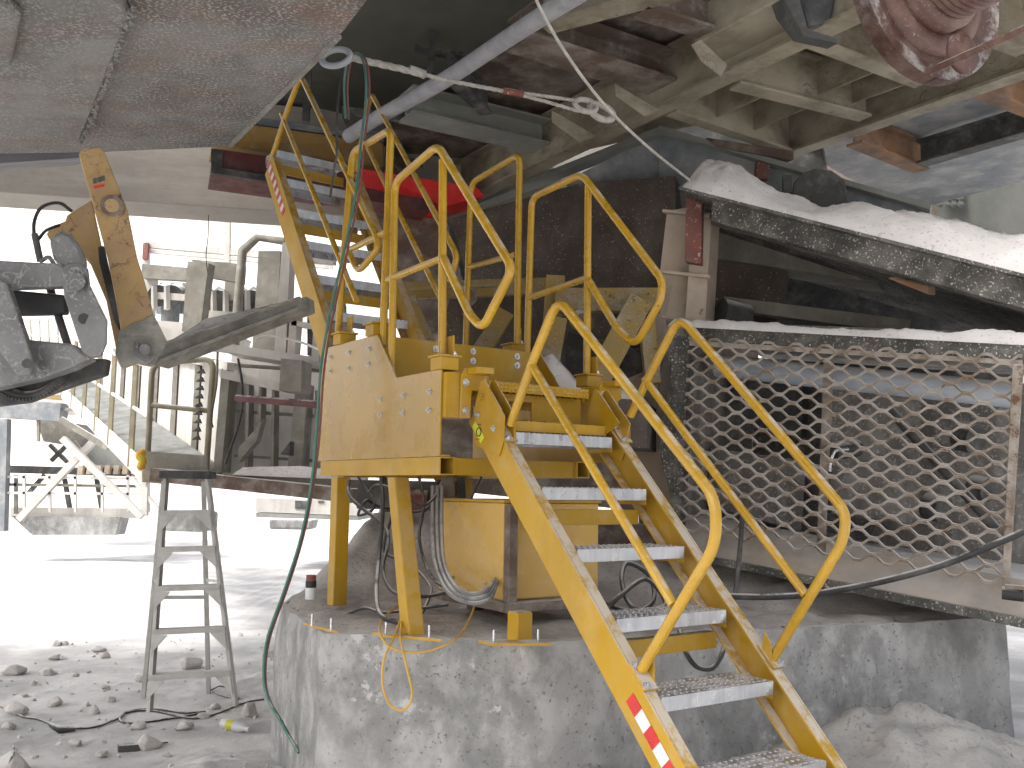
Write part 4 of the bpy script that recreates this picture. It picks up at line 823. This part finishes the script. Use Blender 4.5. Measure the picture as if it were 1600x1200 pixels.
MB().tube([P(174, 321, 3.89), P(174, 321, 3.875)], .044, 20).build('boss', BRST, fk); MB().tube([P(174, 321, 3.87), P(175, 321, 3.845)], .028, 20).build('pin', YSCR, fk)
for i, (x, y) in enumerate(((148, 283), (155, 281), (161, 279))): MB().prism([P(x-3, y-4, 3.898), P(x+2, y-5, 3.898), P(x+3, y+3, 3.898), P(x-2, y+4, 3.898)], V((0, -.0015, 0))).build('worn_lettering', DKST, fk)
MB().prism([P(146, 291, 3.898), P(162, 287, 3.898), P(163, 291, 3.898), P(147, 295, 3.898)], V((0, -.0015, 0))).build('red_mark', TRED, fk)
# tine blade: tapered channel running to the right and away
tb0, tb1 = [P(x, y, Y) for x, y, Y in ((240, 532, 3.93), (240, 572, 3.93))], [P(x, y, Y) for x, y, Y in ((478, 462, 4.9), (480, 484, 4.9))]
tn = MB().prism([tb0[0], P(262, 533, 3.98), P(320, 497, 4.25), P(410, 478, 4.6), tb1[0], tb1[1], P(400, 511, 4.6), tb0[1]], V((.02, .12, .0))).build('tine_blade', TINE, fk, bev=.008)
a, b = P(252, 548, 3.93), P(470, 470, 4.84); MB().bar(a+V((-.005, -.012, .02)), b+V((-.005, -.012, .015)), .02, .012).build('blade_rib', TINE, tn, bev=.003)
a, b = P(250, 566, 3.93), P(470, 482, 4.84); MB().bar(a+V((-.005, -.012, 0)), b+V((-.005, -.012, 0)), .02, .014).build('blade_rib', TINE, tn, bev=.003)
for x, y, Y in ((350, 500, 4.35), (365, 496, 4.42), (430, 478, 4.68)): MB().hexa(P(x, y, Y)+V((-.004, -.012, 0)), V((.014, .012, 0)), V((0, .006, 0)), V((0, 0, .008))).build('cleat', TINE, tn, bev=.002)
MB().tube([P(224, 545, 3.89), P(226, 546, 3.86)], .022, 18).build('heel_roller', GREY, fk); MB().tube(smooth([P(213, 535, 3.86), P(214, 555, 3.84), P(228, 567, 3.84), P(240, 558, 3.86)], 5), .012, 8).build('heel_hook', GREY, fk)
pp([(-60, 404), (88, 411), (104, 420), (104, 447), (-60, 452)], 3.75, V((0, .06, 0)), 'upper_arm', GREY)
pp([(76, 372), (94, 358), (112, 364), (128, 388), (138, 412), (110, 425), (96, 418), (82, 398)], 3.80, V((-.04, .10, 0)), 'ram_head', GREY, .02)
pp([(96, 422), (104, 410), (124, 408), (138, 420), (141, 445), (158, 480), (168, 500), (167, 535), (158, 556), (142, 558), (128, 548), (114, 505), (100, 462)], 3.70, V((-.02, .05, 0)), 'link_plate', GREY, .008)
MB().tube([P(131, 498, 3.72), P(131, 498, 3.695)], .021, 20).build('hole_disc', BLKR, fk); MB().tube([P(118, 440, 3.71), P(118, 440, 3.66)], .035, 20).build('pin_boss', GREY, fk)  # black disc stands for the dark depth of an open hole
pp([(-60, 425), (10, 440), (52, 565), (48, 585), (28, 588), (-60, 470)], 3.66, V((0, .04, 0)), 'diagonal_link', GREY); MB().tube([P(42, 568, 3.67), P(42, 568, 3.64)], .018, 16).build('pin', DKST, fk)
pp([(-60, 530), (40, 530), (110, 537), (130, 552), (140, 560), (110, 575), (60, 592), (-60, 618)], 3.76, V((0, .08, 0)), 'lower_arm', GREY, .008)
pp([(15, 452), (100, 460), (101, 490), (24, 492)], 3.86, V((0, .05, 0)), 'cylinder', BLKR, .01)
pp([(-60, 590), (60, 585), (130, 560), (166, 560), (162, 585), (110, 602), (40, 628), (-60, 640)], 3.9, V((0, .06, 0)), 'lower_bracket', DKST, .008)
gc = P(45, 560, 3.88)
MB().tube([gc+V((math.cos(a), 0, math.sin(a)))*.155 for a in [math.pi*(1.02+i/24*.96) for i in range(25)]], .022, 8).build('curved_guard', BLKR, fk)
m = MB()
for i in range(36):
    a = math.pi*(1.02+i/36*.96); c = gc+V((math.cos(a), -.1, math.sin(a)))*.172; m.hexa(c, V((.004, 0, 0)), V((0, .01, 0)), V((0, 0, .004)))
m.build('guard_teeth', DKST, fk, kind='stuff')
def ph(pts, r, name, mat): MB().tube(smooth([P(*q) for q in pts], 7), r, 9).build(name, mat, fk)
ph([(112, 330, 4.0), (92, 317, 3.95), (66, 323, 3.9), (54, 345, 3.88), (53, 370, 3.87)], .0075, 'hydraulic_hose', BLKR); ph([(92, 352, 4.0), (72, 360, 3.92), (60, 374, 3.88)], .007, 'hydraulic_hose', BLKR)
ph([(54, 366, 3.87), (58, 385, 3.86), (63, 408, 3.86)], .014, 'hose_fitting', DKST); ph([(64, 408, 3.85), (76, 402, 3.82), (84, 412, 3.8)], .009, 'hose_fitting', GREY); ph([(78, 450, 3.9), (90, 490, 3.9), (106, 540, 3.9)], .016, 'hydraulic_hose', BLKR)
# ================================================================== background at left
wk = thing('conveyor_walkway', 'inclined galvanised walkway with taupe handrails beside the white conveyor wall', 'walkway', P(290, 745, 9.5))
wnL, wnR, wfL, wfR = P(232, 742, 9.5), P(352, 735, 9.5), P(98, 612, 18), P(160, 604, 18)
def wq(s, t_): return (wnL*(1-s)+wnR*s)*(1-t_)+(wfL*(1-s)+wfR*s)*t_
MB().prism([wnL-Z*.06, wnR-Z*.06, wfR-Z*.06, wfL-Z*.06], Z*-.01).build('deck_pan', WHTP, wk)
m = MB()
for i in range(90): t_ = i/90; m.bar(wq(0, t_), wq(1, t_), .025, .03)
for i in range(9): m.bar(wq(i/8, 0)-Z*.02, wq(i/8, 1)-Z*.02, .012, .03)
m.build('grating', GALV, wk, kind='stuff')
MB().prism([wnL+Z*.10, wnL-Z*.12, wfL-Z*.12, wfL+Z*.10], V((-.02, 0, 0))).build('kick_plate', WHTP, wk)
HR = M('taupe_rail_paint', (.24, .21, .13), (.19, .165, .11), sc=4, rough=.6, dust=.6)
ts = [0, .12, .3, .45, .62, .8, 1]
for t_ in ts[1:]: b_ = wq(0, t_); MB().bar(b_-Z*.1, b_+Z*1.05, .05, .05, V((0, 1, 0))).build('post', HR, wk)
for h in (.55, 1.05): MB().tube([wq(0, 0)+Z*h, wq(0, 1)+Z*h], .022, 8).build('rail', WHTP, wk)
e = [P(229, 745, 9.45), P(238, 568, 9.45), P(334, 560, 9.45), P(322, 735, 9.45)]
ef = MB().tube(fil([e[0], e[1]+Z*.0, e[2], e[3]], .12, 5), .03, 10).build('end_rail', HR, wk); MB().tube([P(237, 633, 9.45), P(328, 642, 9.45)], .026, 8).build('mid_rail', HR, ef)
MB().prism([P(228, 705, 9.42), P(324, 712, 9.42), P(324, 737, 9.42), P(226, 736, 9.42)], V((0, .02, 0))).build('toe_plate', TAUP, wk)
MB().prism([P(222, 735, 9.4), P(252, 736, 9.4), P(252, 756, 9.4), P(222, 753, 9.4)], V((0, .2, 0))).build('bracket', BEIG, wk)
rg = MB().tube(smooth([P(224, 706, 9.3), P(218, 712, 9.25), P(223, 720, 9.25), P(218, 735, 9.25)], 5), [.04]*15+[.012], 8).build('rag', M('orange_rag', (.75, .3, .05), (.6, .5, .05), sc=30, rough=.9)); tag(rg, 'orange and yellow ribbon tied at the end of the walkway', 'ribbon')
cw = thing('conveyor_wall', 'bright dusty white conveyor side wall with ribs along the walkway', 'conveyor', P(330, 720, 9.7))
wB, wF = wnR+V((.04, 0, 0)), wfR+V((.15, 0, .0))
MB().prism([wB-Z*.1, wF-Z*.1, wF+Z*.75, wB+Z*1.0], V((.04, 0, 0))).build('side_sheet', WHTP, cw)
for t_ in (.02, .16, .3, .45, .62, .8): c = wB.lerp(wF, t_); MB().bar(c-Z*.1+V((-.03, 0, 0)), c+Z*(1.0-.25*t_)+V((-.03, 0, 0)), .10, .06, V((1, 0, 0))).build('rib', TAUP, cw)
MB().bar(wB+Z*1.03, wF+Z*.78, .14, .08).build('top_beam', WHTP, cw)
for i in range(9):
    c = P(311-i*.9, 583+i*13, 9.4); MB().prism([c+V((-.03, 0, 0)), c+V((.05, 0, .0)), c+V((.03, 0, .045))], V((0, .05, 0))).build('roller_bracket', DKST, cw)
cf = thing('idler_gantry', 'dusty taupe steel frame carrying dark conveyor idlers beyond the carriage', 'conveyor frame', P(370, 520, 9.8))
def cfp(pts, Y, name, mat, d=.12): MB().prism([P(x, y, Y) for x, y in pts], V((.03, d, 0))).build(name, mat, cf)
MB().tube([P(366, 545, 9.6), P(379, 392, 9.6), P(402, 371, 9.6), P(445, 377, 9.6)], .055, 4).build('hoop', TAUP, cf)
cfp([(293, 408), (326, 411), (312, 518), (284, 518)], 9.9, 'wide_post', TAUP); cfp([(298, 405), (376, 412), (374, 441), (319, 432)], 10.1, 'cross_panel', TAUP)
cfp([(222, 412), (292, 418), (290, 438), (221, 434)], 11.5, 'cross_panel', TAUP); cfp([(222, 412), (240, 414), (232, 510), (212, 505)], 11.6, 'wide_post', WHTP)
cfp([(404, 392), (438, 392), (431, 550), (394, 545)], 9.9, 'wide_post', TAUP); cfp([(441, 380), (454, 376), (446, 556), (428, 552)], 9.3, 'narrow_post', WHTP); cfp([(455, 470), (466, 470), (460, 556), (448, 556)], 9.3, 'narrow_post', WHTP); cfp([(492, 480), (502, 480), (498, 565), (486, 562)], 9.0, 'narrow_post', WHTP)
cfp([(240, 456), (297, 460), (296, 470), (240, 466)], 10.4, 'idler_bar', WHTP, .05); cfp([(310, 484), (378, 488), (378, 500), (308, 497)], 10.2, 'idler_bar', WHTP, .05)
for x in (248, 268, 322, 341, 360, 379, 394): 
    y = 462 if x < 300 else 470; MB().tube([P(x, y, 10.5), P(x+9, y-3, 11.2)], .12, 16).build('idler', DKST, cf); cfp([(x-12, y-14), (x-9, y-16), (x-8, y+20), (x-12, y+22)], 10.35, 'idler_bracket', WHTP, .04)
cfp([(252, 470), (272, 470), (270, 520), (250, 520)], 10.8, 'dark_gap', BLUG); cfp([(320, 500), (370, 500), (365, 530), (320, 530)], 10.8, 'dark_gap', BLUG)
cfp([(350, 536), (506, 560), (505, 574), (348, 549)], 9.2, 'dusty_ledge', WHTP, .5); cfp([(345, 577), (442, 600), (442, 612), (344, 590)], 9.1, 'lower_beam', WHTP, .2); cfp([(439, 560), (472, 563), (470, 612), (436, 610)], 8.9, 'box', TAUP, .3)
cfp([(362, 550), (506, 574), (506, 765), (350, 742)], 9.9, 'casing', WHTP, .3); cfp([(462, 600), (480, 600), (470, 748), (448, 745)], 9.3, 'inner_post', TAUP, .2); cfp([(345, 590), (358, 592), (346, 738), (333, 735)], 9.3, 'inner_post', TAUP, .2)
cfp([(410, 655), (400, 690), (372, 722), (372, 700), (395, 675)], 9.3, 'bent_plate', TAUP, .05); cfp([(453, 690), (438, 710), (452, 712)], 9.25, 'bent_plate', DKST, .05)
cfp([(480, 470), (530, 470), (530, 560), (480, 555)], 10.2, 'dark_box', DKST, .3)
MB().bar(P(250, 742, 9.2), P(560, 775, 8.6), .3, .12).build('bottom_beam', BRST, cf); cfp([(350, 738), (560, 748), (560, 766), (350, 752)], 9.0, 'bottom_ledge', TAUP, .4); cfp([(445, 765), (458, 766), (452, 775), (446, 772)], 9.0, 'foot', WHTP)
for k, q in enumerate(([(340, 550, 9.2), (338, 600, 9.2), (330, 650, 9.3), (332, 668, 9.3)], [(372, 560, 9.1), (378, 600, 9.1), (376, 650, 9.1), (352, 725, 9.1)], [(400, 530, 9.0), (425, 525, 9.0), (470, 535, 8.9), (502, 548, 8.8)])):
    hose('loose_wire', ['thin brown wire dangling beside the walkway end rail', 'black wire running down the frame beside the white casing', 'pale wire draped across the conveyor frame'][k], q, .012, [BRST, BLKR, WHTP][k], 'wire')
tag(MB().tube([P(370, 622, 7.6), P(512, 633, 7.0)], .028, 14).build('maroon_pipe', MARO), 'dark maroon pipe sticking out left of the platform plate', 'pipe')
hose('hanging_wire', 'very thin wire hanging in the bright gap under the beige girder', [(326, 335, 8.6), (325, 370, 8.6), (322, 400, 8.6), (325, 430, 8.6)], .004, DKST, 'wire')
fr_ = thing('far_gantry', 'overexposed white gantry with cross braces and belt at far left', 'gantry', P(110, 830, 20))
def fb_(a, b, w_, name, mat=WHTP, Y=20, h=None): MB().bar(P(*a, Y), P(*b, Y), h or w_, w_, V((0, 1, 0))).build(name, mat, fr_)
fb_((30, 812), (165, 670), .13, 'brace'); fb_((98, 685), (222, 808), .13, 'brace', Y=19.8); fb_((-40, 636), (100, 645), .38, 'grey_beam', BLUG, 20.2); fb_((-40, 610), (100, 622), .10, 'yellow_beam', YOLD, 20.3); fb_((8, 655), (3, 830), .18, 'column', BLUG)
fb_((12, 733), (222, 739), .16, 'belt', BLKR, 20.5); fb_((20, 800), (215, 802), .2, 'white_beam', Y=20.4); fb_((12, 745), (225, 748), .05, 'handrail', Y=20); fb_((12, 770), (225, 772), .05, 'handrail', Y=20)
for x in (38, 78, 118, 160, 200, 232): fb_((x, 742), (x, 800), .05, 'handrail_post')
fb_((45, 770), (70, 742), .08, 'dark_brace', DKST, 20.6); fb_((100, 742), (110, 800), .08, 'dark_brace', DKST, 20.6); fb_((150, 742), (160, 800), .08, 'dark_brace', DKST, 20.6); fb_((80, 720), (110, 690), .08, 'dark_brace', DKST, 20.6); fb_((78, 695), (105, 722), .08, 'dark_brace', DKST, 20.6)
MB().prism([P(56, 655, 20.8), P(120, 662, 20.8), P(130, 700, 20.8), P(68, 690, 20.8)], V((0, 1.5, 0))).build('hopper', TAUP, fr_); MB().prism([P(130, 690, 20.9), P(215, 705, 20.9), P(215, 735, 20.9), P(130, 730, 20.9)], V((0, 1.5, 0))).build('side_box', WGRY, fr_)
for i in range(7): x = 122+i*14; MB().prism([P(x, 727, 20.3), P(x+8, 727, 20.3), P(x+6, 741, 20.3), P(x-2, 741, 20.3)], V((0, .2, 0))).build('idler_frame', PEACH, fr_)
MB().prism([P(18, 806, 20.2), P(188, 808, 20.2), P(180, 836, 20.2), P(50, 836, 20.2)], V((0, .5, 0))).build('pit_slab', CONC, fr_)  # solid slab stands for the dark pit under the white beam
fr2 = thing('far_handrails', 'pale overexposed handrails behind the grey linkage', 'handrail', P(60, 560, 24))
for i in range(8): x = -10+i*14; MB().bar(P(x, 497, 24), P(x+2, 560, 24), .07, .07, V((0, 1, 0))).build('post', WHTP, fr2)
for y in (497, 522, 545): MB().bar(P(-40, y, 24), P(100, y+4, 24), .06, .06, V((0, 1, 0))).build('rail', WHTP, fr2)
MB().prism([P(-40, 545, 24.2), P(110, 549, 24.2), P(110, 640, 24.2), P(-40, 640, 24.2)], V((0, 2, 0))).build('deck_front', WHTP, fr2)
fr3 = thing('far_pipe_bridge', 'faint white pipe bridge in the bright gap above the conveyor frame', 'pipe bridge', P(330, 390, 20))
MB().bar(P(228, 382, 20), P(520, 408, 20), .1, .14).build('rail', WHTP, fr3); MB().bar(P(228, 392, 20), P(520, 418, 20), .1, .08).build('rail', WHTP, fr3)
for x in (229, 356, 480): MB().bar(P(x, 345 if x == 356 else 382, 20), P(x-2, 520, 20), .12, .12, V((0, 1, 0))).build('post', WHTP, fr3)
MB().bar(P(229, 380, 19.9), P(227, 405, 19.9), .1, .1, V((0, 1, 0))).build('red_end', RUST, fr3)
tr_ = thing('white_trailer', 'low overexposed white trailer beyond the hose and yellow leg', 'trailer', P(465, 825, 19))
MB().prism([P(400, 778, 19), P(560, 782, 19), P(560, 806, 19), P(400, 800, 19)], V((0, 2, 0))).build('bed', WHTP, tr_); MB().prism([P(461, 782, 18.98), P(482, 783, 18.98), P(481, 796, 18.98), P(461, 795, 18.98)], V((0, .02, 0))).build('dark_panel', DKST, tr_); MB().prism([P(497, 782, 18.98), P(506, 782, 18.98), P(506, 786, 18.98), P(497, 786, 18.98)], V((0, .02, 0))).build('dark_panel', DKST, tr_)
MB().prism([P(400, 801, 19), P(560, 807, 19), P(560, 813, 19), P(400, 808, 19)], V((0, 2, 0))).build('skid', WGRY, tr_)
tag(MB().prism([P(420, 811, 17), P(488, 812, 17), P(484, 828, 17), P(420, 827, 17)], V((0, .6, 0))).build('concrete_barrier', CONC, bev=.04), 'pale concrete barrier in the bright yard beside the hose', 'barrier')
tag(MB().prism([P(255, 800, 15), P(318, 800, 15), P(316, 832, 15), P(255, 830, 15)], V((0, .8, 0))).build('concrete_barrier', CONC, bev=.05), 'pale concrete barrier seen through the top of the ladder', 'barrier')
# ================================================================== things lying about
def hull_rock(c, r, seed, flat=.75, n=22):
    rn = random.Random(seed); bm = bmesh.new()
    for i in range(n):
        d = V((rn.gauss(0, 1), rn.gauss(0, 1), rn.gauss(0, 1))).normalized(); bm.verts.new(V((d.x*r*rn.uniform(.75, 1.1), d.y*r*rn.uniform(.7, 1), d.z*r*flat*rn.uniform(.7, 1))))
    bmesh.ops.convex_hull(bm, input=bm.verts); bmesh.ops.delete(bm, geom=[v for v in bm.verts if not v.link_faces], context='VERTS')
    bmesh.ops.bevel(bm, geom=bm.edges[:], offset=r*.06, segments=1, affect='EDGES'); bmesh.ops.recalc_face_normals(bm, faces=bm.faces)
    me = bpy.data.meshes.new('rock'); bm.to_mesh(me); bm.free(); me.materials.append(ROCK); return me
rocks = [(24, 1040, 22, 'largest angular rock at the left edge of the dusty ground'), (74, 1046, 14, 'rounded upright rock just right of the largest angular rock'), (88, 1003, 10, 'pale pointed rock farthest back of the left rocks'), (100, 1004, 7, 'small brownish rock touching the pale pointed rock'),
 (85, 1024, 12, 'low rock between the pale pointed rock and the rounded one'), (152, 1012, 11, 'split grey rock standing alone toward the ladder'), (164, 1022, 10, 'brownish rock leaning on the split grey rock'), (117, 1052, 8, 'small peaked rock right of the rounded upright rock'), (138, 1048, 5, 'tiny rock right of the small peaked rock'),
 (164, 1070, 9, 'flat dark rock halfway between the rocks and the ladder'), (172, 1090, 10, 'dusty rock below the flat dark rock'), (86, 1094, 15, 'blocky pinkish rock just above the black cord'), (146, 1108, 11, 'half buried rock near the cord left of the ladder'), (38, 1086, 6, 'small dark rock above the flat slab'), (25, 1104, 20, 'flat wide slab of rock at the left end of the cord'),
 (14, 1131, 12, 'rock at the left edge below the cord'), (298, 1032, 20, 'large pointed rock seen between the ladder legs'), (228, 1052, 20, 'wide pale rock behind the left foot of the ladder'), (112, 1083, 4, 'tiny rock right of the blocky pinkish rock'), (230, 1074, 5, 'tiny dark rock by the left ladder foot'),
 (335, 1102, 10, 'rock by the cord between the ladder feet'), (388, 1106, 18, 'dusty lump right of the ladder at the cord'), (318, 1115, 12, 'dusty rock under the cord below the ladder'), (20, 1186, 34, 'big brownish boulder in the bottom left corner'), (232, 1156, 22, 'pale boulder beside the dark block on the ground'), (118, 1158, 12, 'low rock between the corner boulder and the dark block'), (158, 1176, 12, 'rock left of the dark block near the bottom edge'),
 (215, 1130, 14, 'pale rock under the loop of the cord'), (288, 1130, 16, 'flat pale rock left of the bottle'), (260, 1178, 8, 'dark flat rock near the bottom edge below the bottle'), (425, 1020, 10, 'pale rock against the left side of the concrete block')]
rmesh = [hull_rock(0, 1, i, .55+.12*(i % 4)) for i in range(9)]
for i, (x, y, s_, lb) in enumerate(rocks):
    g = atz(x, y+s_*.6, .02); zz = float(gz(g.x, g.y)); g = atz(x, y+s_*.6, zz); r = s_*g.y/1500
    o = bpy.data.objects.new('rock', rmesh[i % 9]); col.objects.link(o); o.location = (g.x, g.y, float(gz(g.x, g.y))+r*.3); o.scale = (r, r, r); o.rotation_euler = (0, 0, i*1.3); tag(o, lb, 'rock', 'loose rocks on the dusty ground')
rn = random.Random(5); m = MB()
for i in range(520):
    y = 4+ (rn.random()**.8)*7; x = rn.uniform(-4.5, -.9) if rn.random() < .85 else rn.uniform(.5, 3.5); r = rn.uniform(.006, .022)*(1 if rn.random() < .92 else 1.8); z = float(gz(x, y))
    if x > 0 and y > 4.6: continue
    q = [V((rn.gauss(0, 1), rn.gauss(0, 1), rn.gauss(0, 1))).normalized()*r for _ in range(3)]; c = V((x, y, z+r*.3))
    m.add([c+q[0], c+q[1], c+q[2], c-q[0]*.9, c-q[1]*.9, c-q[2]*.8], [(0, 1, 2), (3, 5, 4), (0, 2, 4), (0, 4, 5), (0, 5, 1), (3, 2, 1), (3, 4, 2), (3, 1, 5)])
tag(m.build('gravel', ROCK, kind='stuff'), 'scattered small stones on the dusty ground', 'gravel')
def gp_(x, y, h=.01): g = atz(x, y, .02); z = float(gz(g.x, g.y)); g = atz(x, y, z+h); return V((g.x, g.y, float(gz(g.x, g.y))+h))
def gcord(name, label, pts, r, cat='cord'): return tag(MB().tube(smooth([gp_(*q) for q in pts], 8), r, 8).build(name, BLKR), label, cat)
gcord('power_cable', 'black extension cord trailing in from the left edge to its plug', [(-20, 1095), (10, 1108), (35, 1120), (60, 1126), (85, 1134)], .008)
gcord('power_cable', 'black cord looping in front of the ladder and running to the block', [(118, 1138), (150, 1136), (185, 1122), (200, 1112), (240, 1108), (290, 1114), (320, 1112), (270, 1122), (210, 1130), (188, 1126), (195, 1114), (235, 1110), (300, 1122), (345, 1112), (375, 1100), (412, 1092)], .008)
gcord('power_cable', 'thin cord ring behind the right ladder foot', [(330, 1078), (345, 1072), (365, 1080), (372, 1088), (345, 1086), (332, 1080)], .006)
gcord('power_cable', 'short thin cord beside the dark block near the bottom edge', [(215, 1168), (235, 1164), (262, 1160)], .006)
tag(MB().tube([gp_(80, 1133, .02), gp_(95, 1137, .025), gp_(118, 1139, .02)], [.016, .03, .014], 10).build('cord_connector', BLKR), 'chunky dusty black connector joining the two cords', 'plug')
c = gp_(200, 1168, .02); tag(MB().hexa(c, V((.055, .02, 0)), V((-.015, .03, 0)), V((0, 0, .022))).build('dark_block', DKST, bev=.004), 'small dark box lying on the ground near the bottom edge', 'block')
bt = thing('plastic_bottle', 'crumpled white bottle with yellow patch lying right of the ladder', 'bottle', gp_(370, 1132)); a, b = gp_(347, 1130, .035), gp_(386, 1137, .035)
d = (b-a); MB().tube([a, a+d*.02, a+d*.1, a+d*.75, a+d*.9, a+d*1.02], [.02, .03, .034, .033, .018, .014], 14).build('body', PLAS, bt)
MB().tube([a+d*.25, a+d*.5], .0346, 14, caps=False).build('label_patch', STIC, bt); MB().tube([a+d*1.0, a+d*1.1], .017, 12).build('cap', PLAS, bt)
sp = thing('spray_can', 'red capped spray can standing at the left corner of the concrete block', 'spray can', P(484, 935, 5.35)); a = P(485, 936, 5.35)
MB().tube([a, a+Z*.062], .029, 18).build('body', PLAS, sp); MB().tube([a+Z*.0621, a+Z*.098], .0295, 18).build('dark_label', BLK, sp); MB().tube([a+Z*.0985, a+Z*.13], .027, 18).build('cap', RUST, sp)
# ------------------------------------------------------------------ more of the plant at left
def cfq(pts, Y, name, mat, d=.1): MB().prism([P(x, y, Y) for x, y in pts], V((.02, d, 0))).build(name, mat, cf)
for x in (300, 318, 336, 354, 372, 390): cfq([(x-1, 452), (x+6, 447), (x+12, 452), (x+12, 492), (x-1, 490)], 10.6, 'idler_shield', BLUG, .06)
for x in (244, 262, 280): cfq([(x, 448), (x+7, 441), (x+14, 447), (x+13, 490), (x, 490)], 11.2, 'idler_shield', BLUG, .06)
cfq([(352, 436), (376, 440), (372, 470), (350, 466)], 10.4, 'torn_plate', TAUP); cfq([(236, 500), (300, 505), (300, 520), (236, 516)], 10.3, 'idler_bar', WHTP)
cfq([(222, 508), (370, 522), (362, 545), (222, 530)], 10.0, 'dusty_tray', WHTP, .5)
cfq([(510, 470), (535, 470), (530, 560), (505, 558)], 9.4, 'narrow_post', TAUP); cfq([(455, 395), (520, 400), (520, 412), (455, 406)], 9.5, 'tie_bar', WHTP); cfq([(455, 500), (505, 508), (505, 516), (455, 508)], 9.3, 'tie_bar', WHTP)
for x, y0, y1 in ((385, 590, 740), (405, 595, 660), (425, 598, 742), (492, 610, 748)): cfq([(x, y0), (x+4, y0), (x+2, y1), (x-3, y1)], 9.35, 'stiffener', TAUP, .12)
for y in (548, 620, 690): cfq([(366, y+20), (500, y+28), (500, y+33), (366, y+24)], 9.5, 'stiffener', TAUP, .1)
cfq([(362, 742), (560, 750), (560, 742), (470, 728), (380, 730)], 8.95, 'spilled_dust', DST, .5)
for (a, b) in (((25, 803), (25, 742)), ((12, 757), (225, 760)), ((60, 690), (60, 640)), ((95, 640), (140, 640))): fb_(a, b, .06, 'handrail', TAUP, 20.1)
fb_((115, 690), (150, 740), .10, 'brace', TAUP, 20.7); fb_((228, 740), (226, 806), .12, 'column', WHTP, 19.9); fb_((205, 745), (250, 800), .08, 'brace', WHTP, 19.9); fb_((95, 655), (170, 700), .12, 'support_beam', TAUP, 19.7)
# grey fines piled against the block at lower right
GFIN = M('grey_fines', (.40, .385, .37), (.30, .29, .28), sc=3, rough=1, bump=1, bsc=26, speck=((.22, .21, .20), 40, .60, .7), streak=((.5, .49, .47), .5, (2, 2, 2)))
X, Y = np.meshgrid(np.arange(-.9, 5.2, .03), np.arange(3.0, 6.1, .03), indexing='ij'); G = gz(X, Y)
hh = np.clip(1-np.hypot((X-1.95)/2.0, (Y-4.75)/1.4), 0, 1)+np.clip(1-np.hypot((X-3.4)/1.7, (Y-4.9)/1.2), 0, 1)+np.clip(1-np.hypot((X-.35)/1.3, (Y-4.6)/1.0), 0, 1)
ms = sheet(X, Y, G+.006+.035*(fbm(X*14, Y*14, 51, 4)-.5)*np.clip(hh*6, 0, 1)+.02*np.clip(hh*5, 0, 1)-.02*(hh < .02)); zz = hh.ravel(); ms.f = [f for f in ms.f if max(zz[i] for i in f) > 0]; ms.sm = [True]*len(ms.f)
tag(ms.build('spoil_pile', GFIN, kind='stuff'), 'grey heap of fines banked against the right side of the concrete block', 'dust pile')
m = MB()
for i in range(420):
    x = rn.uniform(-.2, 4); y = rn.uniform(3.4, 5.4)
    if math.hypot((x-1.95)/1.9, (y-4.75)/1.3) > 1: continue
    z = float(gz(x, y))+.02; r_ = rn.uniform(.005, .02)*(1 if rn.random() < .93 else 2); c = V((x, y, z+r_*.3)); q = [V((rn.gauss(0, 1), rn.gauss(0, 1), rn.gauss(0, 1))).normalized()*r_ for _ in range(3)]
    m.add([c+q[0], c+q[1], c+q[2], c-q[0]*.9, c-q[1]*.9, c-q[2]*.8], [(0, 1, 2), (3, 5, 4), (0, 2, 4), (0, 4, 5), (0, 5, 1), (3, 2, 1), (3, 4, 2), (3, 1, 5)])
tag(m.build('gravel', GFIN, kind='stuff'), 'small stones scattered over the grey heap at lower right', 'gravel')
